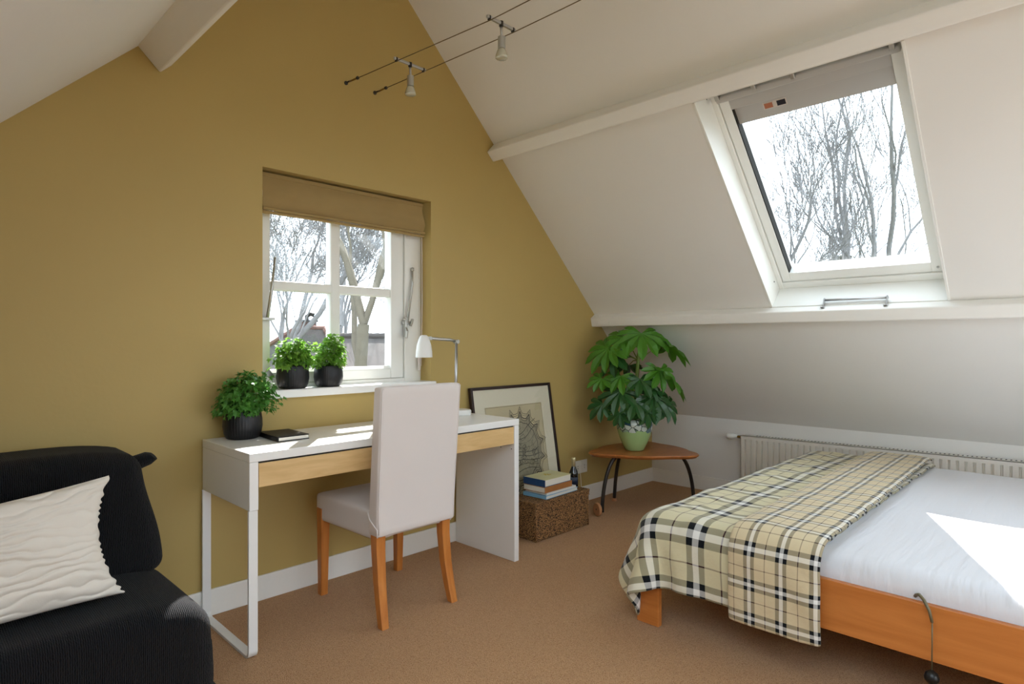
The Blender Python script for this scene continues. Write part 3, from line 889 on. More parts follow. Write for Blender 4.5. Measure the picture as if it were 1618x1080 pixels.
# ------------------------------------------------------------------ potted herbs
def leaf_fan(mb, c, n, up, size, rnd, fold=0.25, mi=0):
    """a small lobed leaf; n its normal, up the direction its tip points to"""
    n = n.normalized()
    up = (up - n * up.dot(n))
    up = up.normalized() if up.length > 1e-6 else n.orthogonal().normalized()
    sd = n.cross(up)
    out = [(-0.10, -0.30), (-0.55, -0.18), (-0.38, 0.12), (-0.52, 0.50), (-0.20, 0.45), (0.0, 0.95), (0.20, 0.45), (0.52, 0.50), (0.38, 0.12), (0.55, -0.18), (0.10, -0.30)]
    vs_ = [c]
    for (a, b) in out:
        vs_.append(c + (sd * a + up * b) * size + n * size * (fold * abs(a) - 0.25 * b * b))
    mb.add(vs_, [(0, i, i + 1) for i in range(1, len(out))], mi)

def herb(loc, r, h, label, leafm, nleaf, dome, lean, seed, size):
    rnd = random.Random(seed)
    x, y, z = loc
    root = empty('potted_herb', loc, label, 'plant', 'potted herbs in black pots')
    prof = [(r * 0.70, 0), (r * 0.82, 0.004), (r * 0.93, h * 0.18), (r, h * 0.45), (r * 0.985, h * 0.7), (r * 0.92, h * 0.95), (r * 0.905, h), (r * 0.86, h), (r * 0.86, h * 0.9)]
    MB().lathe(prof, loc, 128, 0.009, 42).build('pot', 'black_pot', root, smooth=True)
    MB().lathe([(r * 0.855, h * 0.86), (r * 0.5, h * 0.9), (0.001, h * 0.91)], loc, 24).build('soil', 'soil', root, smooth=True)
    fm, sm = MB(), MB()
    c0 = Vector((x, y, z + h * 0.92))
    hw, hh = dome
    for i in range(nleaf):
        th = rnd.uniform(0, 2 * math.pi)
        cz = rnd.uniform(-0.28, 1.0)
        rad = math.sqrt(max(0, 1 - max(0, cz) ** 2)) * rnd.uniform(0.55, 1.0) ** 0.6
        shell = rnd.uniform(0.62, 1.12)
        d = Vector((math.cos(th) * rad * hw * shell, math.sin(th) * rad * hw * shell * 0.9, cz * hh * shell + hh * 0.25))
        if cz < 0 and rad < 0.7:
            continue
        lump = 1 + 0.16 * math.sin(3 * th + seed) + 0.10 * math.sin(5 * th - seed)
        d.x *= lump; d.y *= lump
        d += Vector((lean[0] * d.z, lean[1] * d.z, 0))
        p_ = c0 + d
        if p_.y > 2.700 and loc[2] < 0.8: p_.y = 2.700 - rnd.uniform(0, 0.05)
        if p_.y > 2.785: p_.y = 2.785 - rnd.uniform(0, 0.05)
        n = (d.normalized() * 0.55 + Vector((rnd.uniform(-.6, .6), rnd.uniform(-.6, .6), rnd.uniform(0.1, 0.9)))).normalized()
        upd = Vector((d.x, d.y, -0.04 * rnd.random())) + Vector((rnd.uniform(-.05, .05), rnd.uniform(-.05, .05), rnd.uniform(-.05, .02)))
        leaf_fan(fm, p_, n, upd, size * rnd.uniform(0.65, 1.25), rnd)
        if i % 7 == 0:
            b = c0 + Vector((d.x * 0.15, d.y * 0.15, -h * 0.06))
            mid = b.lerp(p_, 0.55) + Vector((0, 0, 0.02))
            sm.tube([b, mid, p_], 0.0014, 4, cap=False)
    tag(fm.build('foliage', leafm, root), None, None, None, 'stuff')
    tag(sm.build('stems', 'herb_stem', root), None, None, None, 'stuff')
    return root
SZ = 0.9385
herb((1.322, 2.735, SZ), 0.073, 0.108, 'bushy bright green herb in a black pot on the sill, beside the window frame', 'herb', 520, (0.100, 0.105), (0.05, 0), 3, 0.023)
herb((1.505, 2.735, SZ), 0.069, 0.103, 'upright green herb in a black pot at the middle of the sill', 'herb', 470, (0.086, 0.125), (0.12, 0), 5, 0.0225)
herb((1.040, 2.610, 0.75), 0.078, 0.118, 'dark green trailing herb in a black ribbed pot on the desk end', 'herb_dark', 1000, (0.122, 0.130), (0.15, -0.05), 9, 0.021)

# ------------------------------------------------------------------ notebook on the desk
nb = empty('notebook', (1.17, 2.50, 0.75), 'black embossed notebook lying on the desk', 'notebook')
nbp = [(1.098, 2.398), (1.232, 2.400), (1.240, 2.606), (1.112, 2.614)]
def slabp(poly, z0, z1): return MB().prism(poly, lambda x, y: (x, y, z0), lambda x, y: (x, y, z1))
slabp(nbp, 0.7501, 0.7535).build('back_cover', 'black_cover', nb, bevel=0.0008)
cx_, cy_ = 1.1705, 2.5045
slabp([(cx_ + (x - cx_) * 0.965 , cy_ + (y - cy_) * 0.975) for x, y in nbp], 0.7535, 0.7665).build('pages', 'paper', nb)
slabp(nbp, 0.7665, 0.770).build('front_cover', 'black_cover', nb, bevel=0.0008)
MB().prism([(1.094, 2.398), (1.101, 2.398), (1.115, 2.614), (1.108, 2.614)], lambda x, y: (x, y, 0.7501), lambda x, y: (x, y, 0.770)).build('spine', 'black_cover', nb, bevel=0.002)

# ------------------------------------------------------------------ framed map leaning on the wall
fx0, fx1, FH = 2.392, 3.112, 0.895
FT, FB = 2.688, 2.545            # y of the front face at the top and at the foot
fd = Vector((0, FT - FB, 0)); 
upv = Vector((0, FT - FB, math.sqrt(FH ** 2 - (FT - FB) ** 2))).normalized()
nrm = Vector((0, -upv.z, upv.y))
def PF(a, b, d): return Vector((fx0 + a, FB, 0.0)) + upv * b + nrm * d
pic = empty('framed_map', (2.75, 2.60, 0), 'dark framed engraved map of a star fortress leaning on the ochre wall', 'picture')
FW = fx1 - fx0
def fbox(mb, a0, a1, b0, b1, d0, d1, mi=0):
    return mb.hexa([PF(a0, b0, d0), PF(a1, b0, d0), PF(a1, b1, d0), PF(a0, b1, d0), PF(a0, b0, d1), PF(a1, b0, d1), PF(a1, b1, d1), PF(a0, b1, d1)], mi)
q = MB()
fbox(q, 0, 0.018, 0, FH, -0.02, 0.004); fbox(q, FW - 0.018, FW, 0, FH, -0.02, 0.004)
fbox(q, 0.018, FW - 0.018, 0, 0.018, -0.02, 0.004); fbox(q, 0.018, FW - 0.018, FH - 0.018, FH, -0.02, 0.004)
q.build('frame', 'frame_wood', pic, bevel=0.002)
bd = fbox(MB(), 0.018, FW - 0.018, 0.018, FH - 0.018, -0.018, -0.006).build('mat_board', 'mat_board', pic)
ma0, ma1, mb0, mb1 = 0.105, FW - 0.105, 0.145, FH - 0.125
mp_ = fbox(MB(), ma0, ma1, mb0, mb1, -0.006, -0.005).build('map_sheet', 'map_paper', pic)
wash, ink = MB(), MB()
cxm, cym = (ma0 + ma1) / 2 + 0.02, (mb0 + mb1) / 2 + 0.02
def line(pts, w):
    for (a0, b0), (a1, b1) in zip(pts[:-1], pts[1:]):
        L = math.hypot(a1 - a0, b1 - b0)
        if L < 1e-6: continue
        ox, oy = -(b1 - b0) / L * w / 2, (a1 - a0) / L * w / 2
        ex, ey = (a1 - a0) / L * w * 0.3, (b1 - b0) / L * w * 0.3
        ink.add([PF(a0 + ox - ex, b0 + oy - ey, -0.0044), PF(a1 + ox + ex, b1 + oy + ey, -0.0044), PF(a1 - ox + ex, b1 - oy + ey, -0.0044), PF(a0 - ox - ex, b0 - oy - ey, -0.0044)], [(0, 1, 2, 3)])
def star(ra, rb, n, rot, ex=1.0, ey=1.25):
    pts = []
    for k in range(n):
        a = rot + 2 * math.pi * k / n
        for (dr, da) in ((rb, -0.50), (rb * 1.02, -0.24), (ra, 0.0), (rb * 1.02, 0.24)):
            t_ = a + da * 2 * math.pi / n
            rr = dr * (1 + 0.05 * math.sin(2 * t_ + 1))
            pts.append((cxm + rr * ex * math.cos(t_), cym + rr * ey * math.sin(t_)))
    return pts + pts[:1]
rm = random.Random(11)
NB = 15
for (ra, rb, w) in ((0.232, 0.196, 0.0032), (0.220, 0.186, 0.0022), (0.206, 0.172, 0.0065), (0.186, 0.160, 0.0028), (0.152, 0.146, 0.004)):
    line(star(ra, rb, NB, 0.2), w)
sp = star(0.200, 0.166, NB, 0.2)
wash.add([PF(cxm, cym, -0.0048)] + [PF(a, b, -0.0048) for a, b in sp], [(0, i, i + 1) for i in range(1, len(sp))])
# streets, canals, field plots
for k in range(9):
    t0 = rm.uniform(0, math.pi)
    off = -0.11 + 0.027 * k
    pts = []
    for i in range(9):
        s_ = -0.15 + 0.0375 * i
        pts.append((cxm + s_ + 0.012 * math.sin(4 * s_ * 8 + k), cym + off * 1.3 + 0.03 * math.cos(s_ * 14 + k * 0.4) + s_ * 0.25))
    line(pts, rm.choice((0.0016, 0.0024, 0.004)))
for k in range(46):
    t_ = rm.uniform(0, 2 * math.pi); r_ = rm.uniform(0.02, 0.135)
    a0, b0 = cxm + r_ * math.cos(t_), cym + r_ * 1.25 * math.sin(t_)
    w_, h_ = rm.uniform(0.008, 0.022), rm.uniform(0.006, 0.016)
    an = rm.choice((0.3, 0.35, 1.2, 0.8))
    ca_, sa_ = math.cos(an), math.sin(an)
    blk = [(a0 + x_ * ca_ - y_ * sa_, b0 + x_ * sa_ + y_ * ca_) for x_, y_ in ((-w_, -h_), (w_, -h_), (w_, h_), (-w_, h_), (-w_, -h_))]
    line(blk, 0.0022)
for k in range(16):
    a0 = cxm + rm.uniform(-0.12, 0.12); b0 = cym + rm.uniform(-0.14, 0.14)
    t_ = rm.uniform(1.0, 2.0); L = rm.uniform(0.03, 0.09)
    line([(a0, b0), (a0 + L * math.cos(t_), b0 + L * math.sin(t_))], 0.0018)
for k in range(70):
    t_ = rm.uniform(0, 2 * math.pi); r_ = rm.uniform(0.235, 0.42)
    a0, b0 = cxm + r_ * math.cos(t_), cym + r_ * 1.25 * math.sin(t_)
    a1, b1 = a0 + rm.uniform(-0.05, 0.05), b0 + rm.uniform(0.02, 0.08)
    if min(a0, a1) > ma0 + 0.006 and max(a0, a1) < ma1 - 0.006 and b0 > mb0 + 0.006 and b1 < mb1 - 0.006:
        line([(a0, b0), (a1, b1)], rm.choice((0.0010, 0.0014)))
m_ = 0.005
line([(ma0 + m_, mb0 + m_), (ma1 - m_, mb0 + m_), (ma1 - m_, mb1 - m_), (ma0 + m_, mb1 - m_), (ma0 + m_, mb0 + m_)], 0.0014)
# cartouche in the lower corner
for k in range(5):
    r_ = 0.05 - 0.009 * k
    line([(ma1 - 0.085 + r_ * math.cos(a), mb0 + 0.055 + r_ * 1.1 * math.sin(a)) for a in np.linspace(0, math.pi, 9)], 0.004)
line([(ma1 - 0.14, mb0 + 0.03), (ma1 - 0.03, mb0 + 0.03)], 0.006); line([(ma1 - 0.14, mb0 + 0.045), (ma1 - 0.03, mb0 + 0.045)], 0.003)
wash.build('printed_wash', 'map_wash', mp_)
ink.build('printed_lines', 'map_ink', mp_)
fbox(MB(), 0.017, FW - 0.017, 0.017, FH - 0.017, -0.003, -0.0015).build('picture_glass', 'picture_glass', pic)

# ------------------------------------------------------------------ wicker basket
bx0, bx1, by0, by1, bz1 = 2.594, 3.083, 2.345, 2.545, 0.228
bk_ = empty('wicker_basket', ((bx0 + bx1) / 2, (by0 + by1) / 2, 0), 'brown woven wicker chest with a flat lid beside the desk', 'basket')
def weave_wall(p0, p1, z0, z1, nv, nh, out, mb, amp=0.004):
    P = []
    p0, p1, out = Vector(p0), Vector(p1), Vector(out)
    for i in range(nh + 1):
        col = []
        for j in range(nv + 1):
            u, v = i / nh, j / nv
            strand, row = i // 2, j // 2
            b = (1 if i % 2 else 0.35) * (1 if j % 2 else -0.4) * (1 if (strand + row) % 2 else -0.55)
            q_ = p0.lerp(p1, u)
            col.append((q_.x + out.x * b * amp, q_.y + out.y * b * amp, z0 + (z1 - z0) * v + out.z * b * amp))
        P.append(col)
    mb.grid(P)
q = MB()
ZB = 0.188
c = [(bx0, by0), (bx1, by0), (bx1, by1), (bx0, by1)]
outs = [(0, -1, 0), (1, 0, 0), (0, 1, 0), (-1, 0, 0)]
for k in range(4):
    a, b = c[k], c[(k + 1) % 4]
    L = math.hypot(b[0] - a[0], b[1] - a[1])
    weave_wall((a[0], a[1], 0), (b[0], b[1], 0), 0.004, ZB, 44, int(L / 0.006), outs[k], q)
q.box(bx0 + 0.01, bx1 - 0.01, by0 + 0.01, by1 - 0.01, 0.003, ZB)
q.build('body', 'wicker', bk_, smooth=True)
q = MB()
for k in range(4):
    a, b = c[k], c[(k + 1) % 4]
    a = (a[0] + (0.006 if a[0] > 2.8 else -0.006), a[1] + (0.006 if a[1] > 2.44 else -0.006))
    b = (b[0] + (0.006 if b[0] > 2.8 else -0.006), b[1] + (0.006 if b[1] > 2.44 else -0.006))
    L = math.hypot(b[0] - a[0], b[1] - a[1])
    weave_wall((a[0], a[1], 0), (b[0], b[1], 0), ZB + 0.003, bz1 - 0.006, 8, int(L / 0.006), outs[k], q)
    # braided rim
    n = int(L / 0.004)
    for ph in (0, math.pi):
        q.tube([(a[0] + (b[0] - a[0]) * i / n, a[1] + (b[1] - a[1]) * i / n, bz1 - 0.006 + 0.003 * math.sin(i * 0.7 + ph)) for i in range(n + 1)], 0.005, 5)
P = []
nx, ny = 80, 34
for i in range(nx + 1):
    P.append([(bx0 + (bx1 - bx0) * i / nx, by0 + (by1 - by0) * j / ny, bz1 - 0.003 + 0.003 * (1 if (i + j) % 2 else -0.4)) for j in range(ny + 1)])
q.grid(P)
q.build('lid', 'wicker', bk_, smooth=True)
for (x, y) in c:
    MB().tube([(x, y, 0.003), (x, y, ZB)], 0.006, 6).build('corner_binding', 'wicker', bk_, smooth=True)

# ------------------------------------------------------------------ books on the basket
def book(x0, x1, y0, y1, z0, z1, rot, cover, label, spine='y', covers=0.002, top=None):
    cx0, cy0 = (x0 + x1) / 2, (y0 + y1) / 2
    root = empty('book', (cx0, cy0, z0), label, 'book', 'stack of books on the wicker chest')
    ca, sa = math.cos(rot), math.sin(rot)
    def rp(x, y): return (cx0 + (x - cx0) * ca - (y - cy0) * sa, cy0 + (x - cx0) * sa + (y - cy0) * ca)
    def rect(a0, a1, b0, b1): return [rp(a0, b0), rp(a1, b0), rp(a1, b1), rp(a0, b1)]
    slabp(rect(x0, x1, y0, y1), z0, z0 + covers).build('back_cover', cover, root, bevel=0.0006)
    slabp(rect(x0, x1, y0, y1), z1 - covers, z1).build('front_cover', top or cover, root, bevel=0.0006)
    if spine == 'x0':
        slabp(rect(x0 - 0.001, x0 + 0.003, y0, y1), z0, z1).build('spine', cover, root, bevel=0.001)
        slabp(rect(x0 + 0.003, x1 - 0.004, y0 + 0.003, y1 - 0.003), z0 + covers, z1 - covers).build('pages', 'paper', root)
    else:
        slabp(rect(x0, x1, y0 - 0.001, y0 + 0.003), z0, z1).build('spine', cover, root, bevel=0.001)
        slabp(rect(x0 + 0.003, x1 - 0.003, y0 + 0.003, y1 - 0.004), z0 + covers, z1 - covers).build('pages', 'paper', root)
    return root
zb = bz1 + 0.001
book(2.690, 3.010, 2.362, 2.540, zb, zb + 0.020, 0.05, 'book_lblue', 'thin pale blue book at the bottom of the stack', 'x0')
book(2.705, 2.990, 2.365, 2.536, zb + 0.0205, zb + 0.034, 0.02, 'book_white', 'slim white paperback second from the bottom of the stack', 'y')
book(2.690, 2.955, 2.368, 2.538, zb + 0.0345, zb + 0.069, 0.04, 'book_brown', 'tan leather-bound book beneath the top book', 'y')
bt = book(2.695, 2.950, 2.370, 2.540, zb + 0.0695, zb + 0.110, 0.03, 'book_blue', 'navy-spined book with a flowery cream cover on top of the stack', 'x0', top='book_top')
rb = random.Random(4)
q = MB()
for k in range(14):
    a = rb.uniform(0, 6.28); r_ = rb.uniform(0.004, 0.022)
    leaf_fan(q, Vector((2.83 + r_ * 1.4 * math.cos(a), 2.47 + r_ * math.sin(a), zb + 0.1104)), Vector((0, 0, 1)), Vector((math.cos(a), math.sin(a), 0)), 0.012, rb, 0.0)
q2 = MB()
for vtx in q.v: q2.v.append((vtx[0], vtx[1], zb + 0.1103))
q2.f, q2.m = q.f, q.m
q2.build('printed_flower', 'book_flower', bt)

# ------------------------------------------------------------------ small bottle
bo = empty('wine_bottle', (3.048, 2.432, bz1 + 0.001), 'small dark sparkling wine bottle with gold foil on the wicker chest', 'bottle')
bc = (3.048, 2.432, bz1 + 0.001)
MB().lathe([(0.026, 0), (0.029, 0.004), (0.029, 0.085), (0.026, 0.10), (0.018, 0.118), (0.0125, 0.135), (0.0115, 0.15)], bc, 24).build('glass_body', 'bottle_glass', bo, smooth=True)
MB().lathe([(0.0128, 0.135), (0.0125, 0.165), (0.0145, 0.170), (0.0145, 0.182), (0.013, 0.190), (0.002, 0.193)], bc, 20).build('foil_cap', 'foil', bo, smooth=True)
MB().lathe([(0.0294, 0.02), (0.0294, 0.07)], bc, 24).build('paper_label', 'label_paper', bo, smooth=True)

# ------------------------------------------------------------------ wall socket
so_ = empty('wall_socket', (3.47, YG, 0.26), 'white double wall socket behind the bottle', 'socket')
for xx in (3.437, 3.512):
    pl = MB().box(xx - 0.036, xx + 0.036, YG - 0.010, YG - 0.0005, 0.212, 0.305).build('plate', 'socket', so_, bevel=0.003)
    MB().lathe([(0.022, 0), (0.022, 0.004), (0.019, 0.004), (0.018, 0.001), (0.0001, 0.001)], (xx, YG - 0.010, 0.258), 24, axis=(0, -1, 0)).build('socket_ring', 'socket', pl, auto=40)
    for zz in (0.250, 0.266):
        MB().lathe([(0.003, 0), (0.003, 0.0015)], (xx, YG - 0.0108, zz), 8, axis=(0, -1, 0)).build('pin_hole', 'black_gap', pl)
MB().tube([(3.46, YG - 0.014, 0.214), (3.462, YG - 0.016, 0.19), (3.47, YG - 0.016, 0.12), (3.48, YG - 0.018, 0.005)], 0.0025, 6).build('cord', 'socket', so_, smooth=True)

# ------------------------------------------------------------------ side table
TC = Vector((3.64, 2.31))
TZ = 0.41
tb = empty('side_table', (TC.x, TC.y, 0), 'low three-legged cherry wood table with curved metal legs and a wooden wheel', 'table')
# rounded-triangle outline
corners = [(3.185, 2.540), (4.050, 2.570), (3.745, 1.815)]
def outline(cs, sc=1.0):
    g = Vector((sum(c_[0] for c_ in cs) / 3, sum(c_[1] for c_ in cs) / 3))
    pts = []
    for k in range(3):
        p0, p1, p2 = [Vector(cs[(k + i) % 3]) for i in (-1, 0, 1)]
        a = p1.lerp(p0, 0.30); b = p1.lerp(p2, 0.30)
        for i in range(9):
            t_ = i / 8
            pts.append((a * (1 - t_) ** 2 + p1 * 2 * t_ * (1 - t_) + b * t_ * t_))
        nb_ = p2.lerp(p1, 0.30)
        mid = (b + nb_) / 2
        outw = (mid - g).normalized() * 0.035
        for i in range(1, 6):
            t_ = i / 6
            pts.append(b.lerp(nb_, t_) + outw * 4 * t_ * (1 - t_))
    return [(g.x + (p_.x - g.x) * sc, g.y + (p_.y - g.y) * sc) for p_ in pts]
oA, oB = outline(corners), outline(corners, 0.955)
q = MB()
n = len(oA)
rings = [[(x, y, TZ - 0.024) for x, y in oB], [(x, y, TZ - 0.010) for x, y in oA], [(x, y, TZ - 0.004) for x, y in oA], [(x, y, TZ) for x, y in outline(corners, 0.988)]]
q.add([p_ for r_ in rings for p_ in r_], [(i * n + k, i * n + (k + 1) % n, (i + 1) * n + (k + 1) % n, (i + 1) * n + k) for i in range(3) for k in range(n)] + [tuple(range(n))[::-1], tuple(3 * n + k for k in range(n))])
q.build('tabletop', 'tablewood', tb, auto=35)
def arcleg(a, b, bulge):
    a, b = Vector(a), Vector(b)
    pts = []
    for i in range(13):
        t_ = i / 12
        # quarter-ellipse sweep: out first, then down
        p_ = Vector((a.x + (b.x - a.x) * math.sin(t_ * math.pi / 2), a.y + (b.y - a.y) * math.sin(t_ * math.pi / 2), a.z + (b.z - a.z) * (1 - math.cos(t_ * math.pi / 2))))
        p_ = p_.lerp(a.lerp(b, t_), bulge)
        pts.append(p_)
    return pts
MB().tube(arcleg((3.44, 2.36, TZ - 0.022), (3.318, 2.405, 0.022), 0.1), 0.0125, 12).build('leg', 'dark_metal', tb, smooth=True)
MB().tube(arcleg((3.64, 2.46, TZ - 0.022), (3.690, 2.565, 0.012), 0.3), 0.0125, 12).build('leg', 'dark_metal', tb, smooth=True)
MB().tube(arcleg((3.76, 2.10, TZ - 0.022), (3.935, 2.065, 0.012), 0.1), 0.0125, 12).build('leg', 'dark_metal', tb, smooth=True)
ax = Vector((-0.92, 0.38, 0)).normalized()
MB().lathe([(0.010, -0.010), (0.040, -0.010), (0.0432, -0.006), (0.0432, 0.006), (0.040, 0.010), (0.010, 0.010)], Vector((3.318, 2.405, 0.0435)) + ax * 0.034, 32, axis=ax).build('wheel', 'wheel', tb, auto=40)
MB().tube([(3.318, 2.405, 0.045), Vector((3.318, 2.405, 0.045)) + ax * 0.046], 0.005, 8).build('axle', 'dark_metal', tb)
MB().lathe([(0.017, 0), (0.017, 0.016), (0.010, 0.022)], (3.690, 2.565, 0.0), 16).build('foot', 'wheel', tb, auto=40)
MB().lathe([(0.017, 0), (0.017, 0.016), (0.010, 0.022)], (3.935, 2.065, 0.0), 16).build('foot', 'wheel', tb, auto=40)

# ------------------------------------------------------------------ fatsia in a green pot
PB = Vector((3.600, 2.335, TZ + 0.001))
fa = empty('potted_fatsia', PB, 'large fatsia with lobed leaves in a pale green glazed pot on the cherry table', 'plant')
MB().lathe([(0.060, 0), (0.066, 0.006), (0.088, 0.05), (0.108, 0.10), (0.122, 0.15), (0.126, 0.18), (0.120, 0.205), (0.112, 0.218), (0.106, 0.218), (0.108, 0.19)], PB, 48).build('pot', 'green_glaze', fa, smooth=True)
MB().lathe([(0.107, 0.190), (0.06, 0.198), (0.001, 0.20)], PB, 24).build('soil', 'soil', fa, smooth=True)
RGT = Vector((math.sin(math.atan(939 / 960)), -math.cos(math.atan(939 / 960)), 0))     # across the room, along the picture of the wall corner
TWD = -Vector((math.cos(math.atan(939 / 960)), math.sin(math.atan(939 / 960)), 0))     # out of the corner, into the room
def FP(dx, z, dt): return Vector((PB.x, PB.y, 0)) + RGT * dx + TWD * dt + Vector((0, 0, z))
main = [FP(0.0, TZ + 0.19, 0), FP(0.005, 0.70, 0.004), FP(0.012, 0.85, 0), FP(0.022, 0.98, 0.0), FP(0.026, 1.06, 0.005), FP(0.030, 1.10, 0.005)]
MB().tube(main, [0.013, 0.012, 0.011, 0.012, 0.012, 0.006], 10).build('stem', 'fatsia_stem', fa, smooth=True)
MB().tube([FP(-0.02, TZ + 0.19, 0.02), FP(-0.03, 0.70, 0.03), FP(-0.035, 0.80, 0.03)], [0.010, 0.009, 0.006], 8).build('stem', 'fatsia_stem', fa, smooth=True)
def palm_leaf(c, tipdir, normal, Rr, mname, nl=8, droop=0.35, seed=0, stem_from=None):
    rnd = random.Random(seed)
    n = Vector(normal).normalized()
    f = Vector(tipdir); f = (f - n * f.dot(n)).normalized()
    sd = n.cross(f)
    mb = MB()
    span = math.radians(250)
    vs_ = [Vector((0, 0, 0))]
    faces = []
    lob = []
    for k in range(nl):
        a = -span / 2 + span * k / (nl - 1)
        L = Rr * (1.0 - 0.38 * (abs(a) / (span / 2)) ** 1.6) * rnd.uniform(0.92, 1.06)
        lob.append((a, L))
    half = span / (nl - 1) / 2
    def pt(a, r): return Vector((math.sin(a) * r, math.cos(a) * r, 0))
    sin_pts = []
    for k in range(nl + 1):
        if k == 0: a = lob[0][0] - half * 0.8; L = lob[0][1]
        elif k == nl: a = lob[-1][0] + half * 0.8; L = lob[-1][1]
        else: a = (lob[k - 1][0] + lob[k][0]) / 2; L = (lob[k - 1][1] + lob[k][1]) / 2
        sin_pts.append((a, 0.50 * L))
    def V(a, r, lift):
        p_ = pt(a, r)
        vs_.append(Vector((p_.x, p_.y, lift)))
        return len(vs_) - 1
    si = [V(a, r, 0.012 * Rr / 0.2) for a, r in sin_pts]
    for k, (a, L) in enumerate(lob):
        w = half * 0.92
        m1 = V(a, 0.42 * L, -0.004); l2 = V(a - w, 0.66 * L, 0.016 * L / 0.2); m2 = V(a, 0.63 * L, -0.004); r2 = V(a + w, 0.66 * L, 0.016 * L / 0.2)
        w3 = half * 0.58
        l3 = V(a - w3, 0.84 * L, 0.008); m3 = V(a, 0.84 * L, -0.003); r3 = V(a + w3, 0.84 * L, 0.008); tp = V(a, L, 0)
        A, B = si[k], si[k + 1]
        faces += [(0, m1, A), (0, B, m1), (A, m1, m2, l2), (m1, B, r2, m2), (l2, m2, m3, l3), (m2, r2, r3, m3), (l3, m3, tp), (m3, r3, tp)]
    out = []
    for v in vs_:
        r_ = math.hypot(v.x, v.y)
        dz = v.z - droop * r_ * r_ / Rr
        out.append(Vector(c) + sd * v.x + f * v.y + n * dz)
    mb.add(out, faces)
    o = mb.build('leaf', mname, fa, smooth=False)
    if stem_from is not None:
        s_ = Vector(stem_from); e_ = Vector(c)
        mid = s_.lerp(e_, 0.5) + Vector((0, 0, 0.015))
        MB().tube([s_, mid, e_], [0.0042, 0.0034, 0.003], 6).build('petiole', 'fatsia_stem', o, smooth=True)
    return o
U = Vector((0, 0, 1))
topS, midS, lowS = FP(0.024, 1.03, 0), FP(0.014, 0.88, 0), FP(-0.03, 0.74, 0.03)
# (dx, z, toward, tip direction (right, up, toward), normal (right, up, toward), radius, dark, from)
leaves = [
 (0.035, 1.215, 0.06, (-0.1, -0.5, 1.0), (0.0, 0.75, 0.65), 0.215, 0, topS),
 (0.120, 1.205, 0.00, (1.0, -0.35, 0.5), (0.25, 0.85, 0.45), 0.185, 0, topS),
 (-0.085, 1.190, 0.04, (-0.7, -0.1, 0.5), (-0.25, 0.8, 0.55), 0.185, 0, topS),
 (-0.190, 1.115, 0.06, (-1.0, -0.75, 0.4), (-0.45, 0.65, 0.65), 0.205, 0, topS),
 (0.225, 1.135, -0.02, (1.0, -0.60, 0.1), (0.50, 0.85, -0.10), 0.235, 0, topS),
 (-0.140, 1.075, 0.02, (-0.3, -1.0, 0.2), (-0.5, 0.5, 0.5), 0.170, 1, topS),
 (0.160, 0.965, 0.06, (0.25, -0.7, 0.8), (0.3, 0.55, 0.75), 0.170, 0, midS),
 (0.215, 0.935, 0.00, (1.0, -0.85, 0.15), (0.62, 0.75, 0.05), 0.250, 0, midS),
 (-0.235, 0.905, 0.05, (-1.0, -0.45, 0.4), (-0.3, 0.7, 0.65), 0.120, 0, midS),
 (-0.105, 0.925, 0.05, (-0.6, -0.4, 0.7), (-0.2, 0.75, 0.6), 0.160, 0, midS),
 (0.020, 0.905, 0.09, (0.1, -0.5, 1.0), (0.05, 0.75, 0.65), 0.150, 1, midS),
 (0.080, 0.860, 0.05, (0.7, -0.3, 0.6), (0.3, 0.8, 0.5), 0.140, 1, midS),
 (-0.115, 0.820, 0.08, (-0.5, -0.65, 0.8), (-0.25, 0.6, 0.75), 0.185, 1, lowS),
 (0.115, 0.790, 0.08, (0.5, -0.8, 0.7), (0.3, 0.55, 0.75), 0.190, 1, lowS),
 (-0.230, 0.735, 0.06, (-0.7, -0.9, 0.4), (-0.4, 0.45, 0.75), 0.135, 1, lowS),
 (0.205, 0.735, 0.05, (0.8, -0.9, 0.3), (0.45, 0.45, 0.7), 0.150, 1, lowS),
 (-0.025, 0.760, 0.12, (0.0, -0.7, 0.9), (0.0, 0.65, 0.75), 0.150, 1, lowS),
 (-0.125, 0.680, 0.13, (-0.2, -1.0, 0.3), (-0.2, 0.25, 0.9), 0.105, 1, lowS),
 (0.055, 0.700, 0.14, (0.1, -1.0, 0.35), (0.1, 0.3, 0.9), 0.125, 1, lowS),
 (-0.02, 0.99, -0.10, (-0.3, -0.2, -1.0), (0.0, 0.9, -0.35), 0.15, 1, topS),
]
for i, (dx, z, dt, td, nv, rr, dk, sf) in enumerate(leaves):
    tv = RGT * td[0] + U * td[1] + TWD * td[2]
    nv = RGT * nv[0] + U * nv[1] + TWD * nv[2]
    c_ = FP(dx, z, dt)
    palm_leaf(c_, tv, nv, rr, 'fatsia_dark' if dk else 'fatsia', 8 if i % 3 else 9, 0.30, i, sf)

# ------------------------------------------------------------------ radiator
RX = 4.352
RY0, RY1 = -1.0, 1.915
rad = empty('radiator', (RX, 0.5, 0.14), 'white ribbed panel radiator on the knee wall behind the bed', 'radiator')
def rtop(y): return 0.474 + (RY1 - y) * 0.013
q = MB()
prof = []
y = RY1
prof.append((RX, y)); prof.append((RX, y - 0.012))
yy = y - 0.03
while yy > RY0 + 0.03:
    prof += [(RX, yy), (RX + 0.014, yy - 0.004), (RX + 0.014, yy - 0.011), (RX, yy - 0.015)]
    yy -= 0.0405
prof += [(RX, RY0)]
for (za, zb_, flat) in ((0.14, 0.165, 1), (0.165, -0.028, 0), (-0.028, 0.0, 1)):
    A, B = [], []
    for (x, y_) in prof:
        xx = RX if flat else x
        z0_ = za if za > 0 else rtop(y_) + za
        z1_ = zb_ if zb_ > 0 else rtop(y_) + zb_
        A.append((xx, y_, z0_)); B.append((xx, y_, z1_))
    q.grid([A, B])
